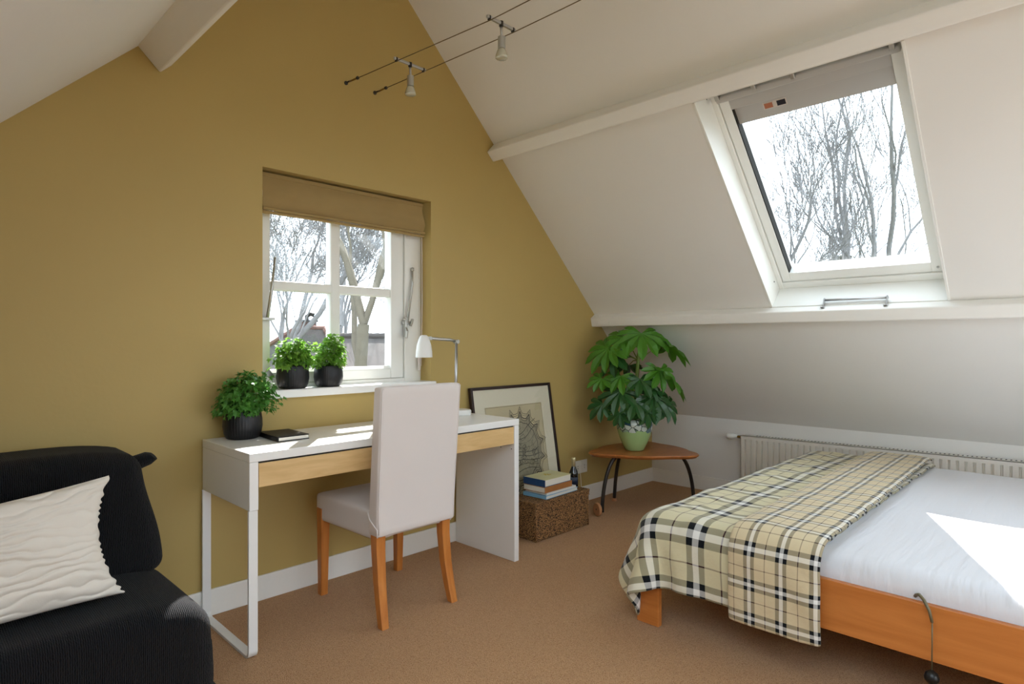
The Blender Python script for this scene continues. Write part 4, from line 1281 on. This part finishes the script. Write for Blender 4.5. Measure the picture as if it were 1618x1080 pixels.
# ends of the grooves
for i in range(2, len(prof) - 1, 4):
    g4 = prof[i:i + 4]
    if len(g4) < 4: continue
    for zf in (lambda y_: 0.165, lambda y_: rtop(y_) - 0.028):
        q.add([(x, y_, zf(y_)) for x, y_ in g4] + [(RX, y_, zf(y_)) for x, y_ in g4], [(0, 1, 5, 4), (1, 2, 6, 5), (2, 3, 7, 6)])
q.build('front_panel', 'radiator', rad)
q = MB()
q.hexa([(RX + 0.0, RY0, rtop(RY0) - 0.004), (RX + 0.07, RY0, rtop(RY0) - 0.004), (RX + 0.07, RY1, rtop(RY1) - 0.004), (RX, RY1, rtop(RY1) - 0.004),
        (RX + 0.0, RY0, rtop(RY0)), (RX + 0.07, RY0, rtop(RY0)), (RX + 0.07, RY1, rtop(RY1)), (RX, RY1, rtop(RY1))])
q.hexa([(RX, RY1 - 0.003, 0.14), (RX + 0.07, RY1 - 0.003, 0.14), (RX + 0.07, RY1, 0.14), (RX, RY1, 0.14), (RX, RY1 - 0.003, 0.47), (RX + 0.07, RY1 - 0.003, 0.47), (RX + 0.07, RY1, 0.47), (RX, RY1, 0.47)])
q.box(RX + 0.066, RX + 0.07, RY0, RY1, 0.14, 0.47)
q.build('casing', 'radiator', rad)
q = MB()
k = 0
yy = RY1 - 0.10
while yy > RY0 + 0.05:
    z_ = rtop(yy) + 0.0006
    q.add([(RX + 0.028, yy, z_), (RX + 0.058, yy, z_), (RX + 0.058, yy - 0.008, z_), (RX + 0.028, yy - 0.008, z_)], [(0, 3, 2, 1)])
    yy -= 0.022
tag(q.build('grille_slots', 'black_gap', rad), None, None, None, 'stuff')
va = MB().tube([(RX + 0.035, RY1, 0.456), (RX + 0.03, RY1 + 0.045, 0.456)], 0.009, 10).build('valve_pipe', 'brass', rad, smooth=True)
vv = MB().lathe([(0.012, 0), (0.016, 0.004), (0.017, 0.03), (0.021, 0.034), (0.022, 0.07), (0.019, 0.078), (0.001, 0.08)], (RX + 0.03, RY1 + 0.035, 0.456), 24, 0.03, 12, axis=(0, 1, 0)).build('thermostat_valve', 'white_frame', rad, auto=50)
for yb in (1.6, 0.2):
    MB().box(RX + 0.07, XKR, yb - 0.02, yb + 0.02, 0.18, 0.44).build('wall_bracket', 'radiator', rad)

# ------------------------------------------------------------------ bed
BX0, BX1, BY0, BY1 = 2.200, 4.255, -0.72, 1.400
bed = empty('bed', ((BX0 + BX1) / 2, (BY0 + BY1) / 2, 0), 'low cherry wood bed frame with plank legs', 'bed')
MB().box(BX0, BX0 + 0.024, BY0, BY1, 0.190, 0.358).build('side_rail', 'bedwood', bed, bevel=0.002)
MB().box(BX1 - 0.024, BX1, BY0, BY1, 0.190, 0.358).build('side_rail', 'bedwood', bed, bevel=0.002)
MB().box(BX0 + 0.024, BX1 - 0.024, BY1 - 0.024, BY1, 0.190, 0.358).build('end_rail', 'bedwood', bed, bevel=0.002)
MB().box(BX0 + 0.024, BX1 - 0.024, BY0, BY0 + 0.024, 0.190, 0.358).build('end_rail', 'bedwood', bed, bevel=0.002)
for (x0_, x1_) in ((BX0 - 0.006, BX0 + 0.03), (BX1 - 0.06, BX1 - 0.024)):
    for (y0_, y1_) in ((BY1 - 0.104, BY1 - 0.003), (BY0 + 0.04, BY0 + 0.15)):
        xx0, xx1 = x0_, x1_
        if x0_ < 3:
            # plank foot with a chamfered top, screwed to the outside of the rail
            MB().prism([(y0_, 0), (y1_, 0), (y1_, 0.205), (y1_ - 0.025, 0.235), (y0_ + 0.025, 0.235), (y0_, 0.205)], lambda y_, z: (BX0 - 0.028, y_, z), lambda y_, z: (BX0 - 0.0005, y_, z)).build('leg', 'bedwood', bed, bevel=0.003)
        else:
            MB().box(xx0, xx1, y0_, y1_, 0, 0.25).build('leg', 'bedwood', bed, bevel=0.003)
for i in range(14):
    yb = BY0 + 0.06 + i * 0.147
    MB().box(BX0 + 0.026, BX1 - 0.026, yb, yb + 0.08, 0.232, 0.250).build('slat', 'birch', bed)

MT = 0.432
def matfn(p):
    z = p.z
    if z > 0.36:
        z += 0.006 * math.sin(3.1 * p.x + 1.0) * math.sin(4.0 * p.y)
        z += 0.003 * math.sin(11 * p.x + 2 * math.sin(5 * p.y))
    return Vector((p.x, p.y, z))
mt = MB().rbox(((BX0 + BX1) / 2, (BY0 + BY1) / 2, (0.252 + MT) / 2), ((BX1 - BX0) / 2 - 0.027, (BY1 - BY0) / 2 - 0.027, (MT - 0.252) / 2), 0.065, 40, matfn)
mo = mt.build('mattress', 'sheet', None, smooth=True, origin=((BX0 + BX1) / 2, (BY0 + BY1) / 2, 0.252), weld=True)
tag(mo, 'thick mattress in a white fitted sheet on the low bed', 'mattress')

# ---- draped covers: a small cloth relaxation over the rounded mattress block
def drape(na, nb, a_len, b_len, start, box, top, rad_, seed, steps=160, far=0.0):
    """a runs from the far side (x large) to the near side, b along +y; start maps (a, b) to x, y"""
    A, B = np.meshgrid(np.linspace(0, a_len, na), np.linspace(0, b_len, nb), indexing='ij')
    X, Y = start(A, B)
    rng = np.random.RandomState(seed)
    Pn = np.stack([X, Y, np.full_like(X, top + 0.01) + 0.004 * rng.rand(*X.shape)], -1)
    prev = Pn.copy()
    da = np.linalg.norm(Pn[1:] - Pn[:-1], axis=-1).mean(); db = np.linalg.norm(Pn[:, 1:] - Pn[:, :-1], axis=-1).mean()
    dg = math.hypot(da, db)
    x0, x1, y0, y1 = box
    def con(P, s1, s2, L, k=0.5):
        d = P[s2] - P[s1]
        l = np.linalg.norm(d, axis=-1, keepdims=True) + 1e-9
        c_ = d * (k * (l - L) / l)
        return c_
    def solve(P):
        for (ax_, L) in ((0, da), (1, db)):
            for off in (0, 1):
                n_ = P.shape[ax_]
                i0 = np.arange(off, n_ - 1, 2)
                s1 = (i0, slice(None)) if ax_ == 0 else (slice(None), i0)
                s2 = (i0 + 1, slice(None)) if ax_ == 0 else (slice(None), i0 + 1)
                c_ = con(P, s1, s2, L)
                P[s1] += c_; P[s2] -= c_
        for (sa, sb) in (((slice(0, -1), slice(0, -1)), (slice(1, None), slice(1, None))), ((slice(0, -1), slice(1, None)), (slice(1, None), slice(0, -1)))):
            c_ = con(P, sa, sb, dg, 0.12)
            P[sa] += c_; P[sb] -= c_
        for (sa, sb, L) in (((slice(0, -3), slice(None)), (slice(3, None), slice(None)), 3 * da), ((slice(None), slice(0, -3)), (slice(None), slice(3, None)), 3 * db)):
            c_ = con(P, sa, sb, L, 0.05)
            P[sa] += c_; P[sb] -= c_
    def collide(P, old):
        cxx = np.clip(P[..., 0], x0 + rad_, x1 - rad_); cyy = np.clip(P[..., 1], y0 + rad_, y1 - rad_); czz = np.minimum(P[..., 2], top - rad_)
        cc = np.stack([cxx, cyy, czz], -1)
        d = P - cc
        l = np.linalg.norm(d, axis=-1)
        inside = (l < rad_)
        deep = inside & (l < 1e-6)
        d[deep] = (0, 0, 1); l = np.where(deep, 1.0, l)
        proj = cc + d / l[..., None] * rad_
        P[inside] = proj[inside]
        # friction
        fr = 0.6
        P[inside, :2] = old[inside, :2] * fr + P[inside, :2] * (1 - fr)
        P[..., 2] = np.maximum(P[..., 2], 0.012)
    for s_ in range(steps):
        vel = (Pn - prev) * 0.93
        prev = Pn.copy()
        Pn = Pn + vel
        Pn[..., 2] -= 0.0012
        for it in range(12):
            solve(Pn)
            collide(Pn, prev)
    return Pn, A, B

def cloth_object(name, Pn, A, B, m_, label, thick, uvoff=(0, 0), wr=0.004, seed=0, puff=0.0):
    na, nb = A.shape
    gx = np.gradient(Pn, axis=0); gy = np.gradient(Pn, axis=1)
    N = np.cross(gx, gy); N /= (np.linalg.norm(N, axis=-1, keepdims=True) + 1e-9)
    if N[..., 2].mean() < 0: N = -N
    w = (np.sin(9 * A + 3 * np.sin(5 * B + seed)) * np.sin(13 * B + 2 * np.sin(4 * A)) + 0.6 * np.sin(27 * A + 9 * np.sin(6 * B)) * np.sin(7 * B + 1) + 0.5 * np.sin(31 * B + 4 * np.sin(9 * A)))
    Pn = Pn + N * (np.abs(w) * wr + thick)[..., None]
    if puff:
        Pn = Pn + N * (puff * np.clip(np.sin(np.pi * B / B.max()), 0, 1) ** 0.4)[..., None]
    mb = MB()
    mb.grid([[tuple(Pn[i, j]) for j in range(nb)] for i in range(na)])
    mb.uv = [(A[i, j] + uvoff[0], B[i, j] + uvoff[1]) for i in range(na) for j in range(nb)]
    o = mb.build(name, m_, None, smooth=True, origin=(3.1, 1.0, MT))
    sm = o.modifiers.new('thickness', 'SOLIDIFY')
    sm.thickness = thick * 2
    sm.offset = 0.0
    ss = o.modifiers.new('smooth', 'SUBSURF')
    ss.levels = 1; ss.render_levels = 1
    return o
block = (BX0 - 0.030, BX1, BY0, BY1 + 0.004)
# big check duvet: far side x=4.22, hangs 0.25 over the near rail and 0.24 over the gable-side end
def st1(A, B): return 4.22 - A, 0.70 + B
P1, A1, B1 = drape(94, 42, 2.262, 0.905, st1, block, MT + 0.006, 0.075, 1)
o = cloth_object('plaid_duvet', P1, A1, B1, 'plaid_large', '', 0.007, (0.075, 0.045), 0.006, 1)
tag(o, 'cream duvet with a large black and white check draped over the bed corner', 'duvet')
block2 = (BX0 - 0.058, BX1, BY0, BY1 + 0.03)
def st2(A, B):
    t_ = A / 2.30
    return 4.215 - A, 0.735 - 0.085 * t_ + B * (0.285 + 0.06 * t_) / 0.33
P2, A2, B2 = drape(112, 18, 2.335, 0.33, st2, block2, MT + 0.042, 0.085, 2)
o = cloth_object('plaid_throw', P2, A2, B2, 'plaid_small', '', 0.006, (0.03, 0.02), 0.004, 4, 0.008)
tag(o, 'narrow folded cover in a small cream check lying across the duvet edge', 'blanket')

# hook hanging on the bed rail
hk = empty('hanging_pull', (2.185, 0.38, 0.04), 'grey cord pull with a black knob hooked over the bed rail', 'pull cord')
MB().tube([(2.2265, 0.425, 0.366), (2.220, 0.420, 0.374), (2.205, 0.410, 0.382), (2.190, 0.395, 0.374), (2.180, 0.380, 0.350), (2.176, 0.372, 0.318)], [0.0045, 0.005, 0.005, 0.005, 0.0045, 0.004], 10).build('hook', 'steel_grey_cord', hk, smooth=True)
MB().tube([(2.176, 0.372, 0.320), (2.175, 0.372, 0.25), (2.175, 0.373, 0.17)], 0.0018, 6).build('cord', 'steel_grey_cord', hk, smooth=True)
MB().lathe([(0.001, 0.0), (0.012, 0.002), (0.019, 0.012), (0.020, 0.02), (0.016, 0.032), (0.006, 0.040), (0.002, 0.041)], (2.175, 0.373, 0.135), 20).build('knob', 'black_plastic', hk, smooth=True)

# ------------------------------------------------------------------ black sofa
sf = empty('sofa', (-0.1, 2.3, 0), 'low black ribbed fabric sofa against the ochre wall', 'sofa')
SX0 = -0.95
def seatf(p):
    z = p.z
    if z > 0.25:
        z += 0.008 * math.sin(3 * p.x) + 0.004 * math.sin(9 * p.x + 4 * p.y) - 0.03 * max(0, (p.x - 0.5) / 0.17) ** 2
    return Vector((p.x + 0.006 * math.sin(12 * p.z), p.y + 0.008 * math.sin(5 * p.x), z))
MB().rbox(((SX0 + 0.690) / 2, 2.185, 0.225), ((0.690 - SX0) / 2, 0.265, 0.155), 0.060, 30, seatf).build('seat_cushion', 'black_fabric', sf, smooth=True, weld=True)
MB().rbox(((SX0 + 0.715) / 2, 2.24, 0.050), ((0.715 - SX0) / 2, 0.31, 0.049), 0.025, 16).build('base_cushion', 'black_fabric', sf, smooth=True, weld=True)
def backf(p):
    h = max(0, (p.z - 0.36) / 0.40)
    right = max(0, (p.x - 0.3) / 0.36)
    y = p.y + 0.10 * h
    x = p.x - 0.045 * h * right ** 2 + 0.006 * math.sin(16 * p.z) * right
    z = p.z + 0.010 * math.sin(4 * p.x) - 0.025 * h * right ** 3
    return Vector((x, min(y, 2.702), z))
MB().rbox(((SX0 + 0.672) / 2, 2.455, 0.568), ((0.672 - SX0) / 2, 0.145, 0.208), 0.055, 28, backf).build('backrest', 'black_fabric', sf, smooth=True, weld=True)
q = MB()
P = []
for i in range(9):
    t_ = i / 8
    row = []
    for j in range(13):
        a = 2 * math.pi * j / 12
        hh_ = 0.034 * (1 - 0.35 * t_) * (1.0 if i < 8 else 0.55)
        row.append((0.530 + 0.150 * t_ + 0.010 * math.cos(a) - 0.012 * math.sin(a) * t_, 2.520 + 0.055 * math.cos(a) * (1 - 0.3 * t_), 0.690 + 0.045 * t_ + hh_ * math.sin(a)))
    P.append(row)
q.grid(P)
q.add([P[-1][j] for j in range(12)], [tuple(range(12))])
q.build('corner_flap', 'black_fabric', sf, smooth=True)

# white crinkled cushion
q = MB()
TR, TL, BR, BL = Vector((0.470, 2.185, 0.748)), Vector((-0.085, 2.175, 0.690)), Vector((0.490, 2.105, 0.405)), Vector((-0.085, 2.085, 0.392))
nrmP = (TL - BL).cross(BR - BL).normalized()
if nrmP.y > 0: nrmP = -nrmP
NU, NV = 120, 150
for sgn in (1, -1):
    P = []
    for i in range(NU + 1):
        u = i / NU
        row = []
        for j in range(NV + 1):
            v = j / NV
            eu, ev = 2 * u - 1, 2 * v - 1
            uu = u - 0.085 * eu * (1 - ev * ev) * abs(eu) ** 3
            vv_ = v - 0.03 * ev * (1 - eu * eu) * abs(ev) ** 3
            base = BL.lerp(BR, uu).lerp(TL.lerp(TR, uu), vv_)
            prof_ = ((1 - eu ** 2) * (1 - ev ** 2)) ** 0.42
            d_ = 0.062 * prof_
            if sgn > 0:
                ph = 2 * math.pi * 13 * v + 2.6 * math.sin(4 * u + 7 * v) + 1.9 * math.sin(9 * u - 13 * v + 1) + 1.0 * math.sin(21 * u + 26 * v) + 0.5 * math.sin(47 * u - 31 * v) + 2.0 * u
                rid = abs(math.sin(ph / 2)) ** 0.6
                edge = min(1, 6 * (1 - abs(eu)) + 0.25)
                d_ += 0.0125 * (rid - 0.5) * edge * (0.7 + 0.5 * math.sin(7 * u + 3 * v) * math.sin(5 * v + 2))
            edgew = 0.0035 * math.sin(v * 95 + 3 * math.sin(17 * v)) * max(0, (abs(eu) - 0.95) / 0.05)
            row.append(base + nrmP * d_ * sgn + (BR - BL).normalized() * edgew)
        P.append(row)
    q.grid(P)
o = q.build('throw_pillow', 'pillow', None, smooth=True, origin=(0.2, 2.13, 0.40))
tag(o, 'white crinkled cotton cushion propped on the black sofa', 'pillow')

# ------------------------------------------------------------------ wire lighting
WZ = 2.447
for (x0_, x1_, lab) in ((1.588, 1.680, 'bare lighting cable nearest the sofa side strung from the ochre wall'), (1.755, 1.812, 'bare lighting cable nearest the skylight strung from the ochre wall')):
    cb = empty('lighting_cable', (x0_, YG, WZ), lab, 'cable', 'pair of low-voltage lighting cables')
    dx = (x1_ - x0_) / 1.2
    xe = lambda y_: x0_ + (x1_ - x0_) * min(1.0, (YG - y_) / 1.0)
    pts = [(xe(y_), y_, WZ - 0.01 * math.sin(math.pi * (YG - y_) / (YG - YR))) for y_ in np.linspace(YG - 0.005, YR + 0.005, 24)]
    MB().tube(pts, 0.0021, 6).build('wire', 'cable', cb, smooth=True)
    MB().lathe([(0.010, 0), (0.010, 0.004), (0.004, 0.006), (0.004, 0.03)], (x0_, YG - 0.0005, WZ), 12, axis=(0, -1, 0)).build('wall_anchor', 'dark_metal', cb, auto=40)
    MB().tube([(xe(YG - 0.03), YG - 0.03, WZ), (xe(YG - 0.09), YG - 0.09, WZ)], 0.0045, 8).build('tensioner', 'brass', cb, smooth=True)
    MB().lathe([(0.0001, -0.007), (0.008, -0.004), (0.008, 0.004), (0.0001, 0.007)], (xe(YG - 0.09), YG - 0.095, WZ), 10, axis=(0, 1, 0)).build('cable_clamp', 'dark_metal', cb, auto=40)
for (y_, xa, xb, lab) in ((2.33, 1.623, 1.777, 'small steel halogen spotlight on the cables nearer the ochre wall'), (1.765, 1.675, 1.809, 'small steel halogen spotlight on the cables in front of the white slope')):
    xm = (xa + xb) / 2
    wl = empty('wire_spotlight', (xm, y_, WZ - 0.1), lab, 'spotlight', 'halogen spotlights on the cables')
    MB().box(xa - 0.014, xb + 0.014, y_ - 0.006, y_ + 0.006, WZ + 0.001, WZ + 0.014).build('crossbar', 'chrome', wl, bevel=0.003)
    for xx in (xa, xb):
        MB().box(xx - 0.005, xx + 0.005, y_ - 0.0065, y_ + 0.0065, WZ - 0.004, WZ + 0.0148).build('end_clamp', 'dark_metal', wl, bevel=0.002)
    MB().lathe([(0.009, -0.004), (0.009, 0.016)], (xm, y_, WZ), 12).build('swivel', 'dark_metal', wl, auto=40)
    MB().tube([(xm, y_, WZ), (xm + 0.002, y_, WZ - 0.045)], 0.0055, 10).build('stem', 'chrome', wl, smooth=True)
    MB().lathe([(0.013, 0), (0.0155, 0.002), (0.0155, 0.048), (0.010, 0.052)], (xm + 0.002, y_, WZ - 0.095), 18).build('lamp_holder', 'zinc', wl, auto=40)
    MB().lathe([(0.024, 0.0), (0.0255, 0.003), (0.024, 0.012), (0.018, 0.030), (0.0125, 0.040)], (xm + 0.002, y_, WZ - 0.134), 24, 0.03, 12).build('bulb', 'bulb', wl, smooth=True)

# ------------------------------------------------------------------ metal bar on the beam
hb = empty('grab_bar', (3.625, 0.97, 1.345), 'small steel bar on two brackets along the skylight beam', 'handle')
hz = 1.349
MB().tube([(3.640, 1.128, hz + 0.040), (3.640, 0.812, hz + 0.040)], 0.0065, 10).build('bar', 'chrome', hb, smooth=True)
for yb in (1.123, 0.817):
    br = MB().box(3.606, 3.648, yb - 0.006, yb + 0.012, hz - 0.004, hz + 0.002)
    br.hexa([(3.612, yb - 0.002, hz), (3.645, yb - 0.002, hz), (3.645, yb + 0.003, hz), (3.612, yb + 0.003, hz), (3.634, yb - 0.002, hz + 0.052), (3.646, yb - 0.002, hz + 0.052), (3.646, yb + 0.003, hz + 0.052), (3.634, yb + 0.003, hz + 0.052)])
    br.build('bracket', 'chrome', hb, bevel=0.001)

# ------------------------------------------------------------------ outside
GZ = -2.9
struct('ground', MB().box(-60, 120, YG + 0.5, 120, GZ - 0.2, GZ).box(5.5, 120, -80, YG + 0.5, GZ - 0.2, GZ).box(-60, 5.5, -80, YR - 1.0, GZ - 0.2, GZ), 'grass', 'lawn outside the house')

def make_tree(name, base, height, r0, seed, label, spread=0.55, levels=6, upbias=0.25, bark='bark', fork=0.3, lean=(0, 0), buds=0, trunks=1, kids=(2, 4), group='bare trees outside', minr=0.0045):
    rnd = random.Random(seed)
    root = empty(name, base, label, 'tree', group)
    big, tw, bd_ = MB(), MB(), MB()
    tips = []
    def grow(p, d, L, r, lev):
        nseg = 5 if lev < 3 else (4 if lev < 5 else 3)
        pts, rs = [p], [r]
        q_ = p.copy(); dd = d.copy()
        kidsp = []
        rend = r * (0.62 if lev else 0.7)
        for i in range(nseg):
            j = 0.10 if lev == 0 else 0.20
            dd = (dd + Vector((rnd.uniform(-j, j), rnd.uniform(-j, j), rnd.uniform(-j, j) + upbias * 0.18))).normalized()
            q_ = q_ + dd * (L / nseg)
            pts.append(q_.copy()); rs.append(r + (rend - r) * (i + 1) / nseg)
            kidsp.append((q_.copy(), dd.copy(), rs[-1], (i + 1) / nseg))
        (big if lev < 2 else tw).tube(pts, [max(x, minr) for x in rs], 8 if lev == 0 else (5 if lev < 3 else 3), cap=False)
        if lev >= levels:
            tips.append((q_.copy(), dd.copy()))
            return
        n_ = rnd.randint(*kids)
        starts = [kidsp[-1]] + [rnd.choice(kidsp[(1 if lev else 2):]) for _ in range(n_)]
        for k_, (pp, pd, pr, f_) in enumerate(starts):
            ang = rnd.uniform(0, 2 * math.pi)
            side = pd.orthogonal().normalized()
            side = Matrix.Rotation(ang, 3, pd) @ side
            sp_ = spread * rnd.uniform(0.6, 1.3) * (0.6 if k_ == 0 else 1.0) * (0.62 if lev < 2 else 1.0)
            nd = (pd + side * sp_ + Vector((0, 0, upbias * 0.5))).normalized()
            grow(pp, nd, L * rnd.uniform(0.58, 0.82) * (1.0 if k_ == 0 else 0.9), pr * (0.78 if k_ == 0 else rnd.uniform(0.45, 0.65)), lev + 1)
    for t_ in range(trunks):
        b = Vector(base) + Vector((rnd.uniform(-.5, .5), rnd.uniform(-.5, .5), 0)) * (1 if trunks > 1 else 0)
        d0 = Vector((lean[0] + (rnd.uniform(-.32, .32) if trunks > 1 else 0), lean[1] + (rnd.uniform(-.32, .32) if trunks > 1 else 0), 1)).normalized()
        grow(b, d0, height * fork * (rnd.uniform(0.9, 1.3) if trunks > 1 else 1), r0, 0)
    big.build('trunk', bark, root, smooth=True)
    tag(tw.build('twigs', bark, root), None, None, None, 'stuff')
    if buds:
        for (p_, d_) in tips:
            if rnd.random() < buds:
                for _ in range(2):
                    c_ = p_ + Vector((rnd.uniform(-.12, .12), rnd.uniform(-.12, .12), rnd.uniform(-.12, .12)))
                    leaf_fan(bd_, c_, Vector((rnd.uniform(-1, 1), rnd.uniform(-1, 1), rnd.uniform(-1, 1))), Vector((rnd.uniform(-1, 1), 0.3, 0.5)), 0.05, rnd)
        tag(bd_.build('buds', 'bud', root), None, None, None, 'stuff')
    return root
# seen through the gable window
make_tree('garden_tree', (6.50, 10.05, GZ), 10.5, 0.16, 24, 'big bare garden tree with a thick trunk beyond the gable window', 0.70, 6, 0.14, 'bark_green', 0.42, (0.0, 0.0), 0.12, 1, (2, 3), minr=0.0060)
make_tree('garden_tree', (6.9, 16.2, GZ), 12.0, 0.16, 33, 'bare spreading tree behind the neighbouring roof', 0.66, 6, 0.14, 'bark', 0.34, (0.05, 0), 0.0, 1, (2, 4), minr=0.0085)
make_tree('garden_tree', (13.6, 24.0, GZ), 14.0, 0.20, 37, 'distant bare tree behind the neighbouring roof ridge', 0.66, 6, 0.2, 'bark', 0.34, (0.0, 0), 0.0, 1, (2, 4), minr=0.012)
# seen through the skylight
make_tree('bare_tree', (23.5, 6.2, GZ), 12.0, 0.15, 45, 'group of slender bare trunks in the middle of the skylight', 0.55, 5, 0.36, 'bark', 0.46, (0, 0), 0.0, 4, (1, 3), minr=0.010)
make_tree('bare_tree', (19.0, 8.3, GZ), 12.5, 0.20, 52, 'dense twiggy bare tree at the sofa-side edge of the skylight', 0.55, 6, 0.32, 'bark', 0.32, (0.0, -0.08), 0.0, 1, (2, 4), minr=0.008)
make_tree('bare_tree', (26.0, 4.2, GZ), 10.5, 0.13, 61, 'low bare tree with sideways branches at the bed-side edge of the skylight', 0.80, 5, 0.10, 'bark', 0.42, (0, 0), 0.0, 2, (2, 3), minr=0.010)

# neighbouring house: roof seen over the sill
f2 = Vector((math.cos(math.atan(939 / 960)), math.sin(math.atan(939 / 960)), 0))
r2 = Vector((f2.y, -f2.x, 0))
def HP(side, depth, z): return tuple(f2 * depth + r2 * side + Vector((0, 0, z)))
hs = empty('neighbour_house', HP(-6, 22, GZ), 'neighbouring house with a grey tiled roof and a brick chimney', 'house')
q = MB()
def wedge(mb, s0, s1, d0, dr, d1, ze, zr_, th=0.12):
    P0 = [HP(s0, d0, ze), HP(s1, d0, ze), HP(s1, dr, zr_), HP(s0, dr, zr_), HP(s1, d1, ze), HP(s0, d1, ze)]
    P1 = [(p_[0], p_[1], p_[2] - th) for p_ in P0]
    mb.add(P0 + P1, [(0, 1, 2, 3), (3, 2, 4, 5), (6, 9, 8, 7), (9, 11, 10, 8), (0, 6, 7, 1), (5, 4, 10, 11), (0, 3, 9, 6), (3, 5, 11, 9), (1, 7, 8, 2), (2, 8, 10, 4)])
wedge(q, -7.5, 3.0, 17.5, 21.0, 24.5, -0.9, 1.33)
rf = q.build('roof', 'roof_tile', hs)
q = MB()
for i in range(44):
    s_ = -7.5 + i * 0.24
    q.tube([HP(s_, 21.0, 1.36), HP(s_ + 0.26, 21.0, 1.36)], [0.10, 0.115], 8)
tag(q.build('ridge_tiles', 'roof_tile', rf), None, None, None, 'stuff')
q = MB()
hipA, hipB = HP(-6.85, 19.4, 1.62), HP(-6.0, 19.4, 1.58)
e = [HP(-9.0, 17.6, -0.2), HP(-4.6, 17.6, -0.2), HP(-4.6, 21.4, -0.2), HP(-9.0, 21.4, -0.2)]
q.add(e + [hipA, hipB], [(0, 1, 5, 4), (1, 2, 5), (2, 3, 4, 5), (3, 0, 4), (3, 2, 1, 0)])
rf2 = q.build('roof', 'roof_tile', hs)
for (a, b) in ((e[0], hipA), (hipA, hipB), (hipB, e[1])):
    a, b = Vector(a), Vector(b)
    q = MB()
    n = max(3, int((b - a).length / 0.22))
    for i in range(n):
        q.tube([a.lerp(b, i / n) + Vector((0, 0, .02)), a.lerp(b, (i + 1.05) / n) + Vector((0, 0, .02))], [0.065, 0.08], 6)
    tag(q.build('ridge_tiles', 'red_tile', rf2), None, None, None, 'stuff')
c0 = Vector(HP(-6.62, 19.6, 1.45))
chm = MB().box(c0.x - 0.22, c0.x + 0.22, c0.y - 0.22, c0.y + 0.22, 1.2, 1.80).build('chimney', 'brick', hs)
MB().box(c0.x - 0.26, c0.x + 0.26, c0.y - 0.26, c0.y + 0.26, 1.80, 1.86).tube([(c0.x, c0.y, 1.86), (c0.x, c0.y, 1.98), (c0.x + 0.09, c0.y - 0.06, 2.06), (c0.x + 0.2, c0.y - 0.12, 2.02)], 0.07, 8).build('chimney_cowl', 'black_plastic', chm)
q = MB()
q.hexa([HP(-7.3, 18.0, GZ), HP(2.8, 18.0, GZ), HP(2.8, 24.0, GZ), HP(-7.3, 24.0, GZ), HP(-7.3, 18.0, -0.75), HP(2.8, 18.0, -0.75), HP(2.8, 24.0, -0.75), HP(-7.3, 24.0, -0.75)])
q.build('wall', 'brick', hs)
# far evergreen shrub at the foot of the skylight trees
q = MB()
rs_ = random.Random(77)
for i in range(2600):
    a = rs_.uniform(0, 6.28); r_ = abs(rs_.gauss(0, 0.8)); z_ = rs_.uniform(0, 1) ** 0.8
    p_ = Vector((27.5 + r_ * math.cos(a) * (1.1 - z_), 7.9 + 1.6 * r_ * math.sin(a) * (1.15 - z_), GZ + z_ * 7.6))
    leaf_fan(q, p_, Vector((rs_.uniform(-1, 1), rs_.uniform(-1, 1), rs_.uniform(0, 1))), Vector((rs_.uniform(-1, 1), rs_.uniform(-1, 1), 0.5)), 0.14, rs_)
sh_ = empty('evergreen_shrub', (27.5, 7.9, GZ), 'tall grey-green evergreen at the foot of the skylight', 'shrub')
tag(q.build('foliage', 'evergreen', sh_), None, None, None, 'stuff')
MB().tube([(27.5, 7.9, GZ), (27.5, 7.9, GZ + 7.0)], [0.14, 0.03], 8).build('trunk', 'bark', sh_)
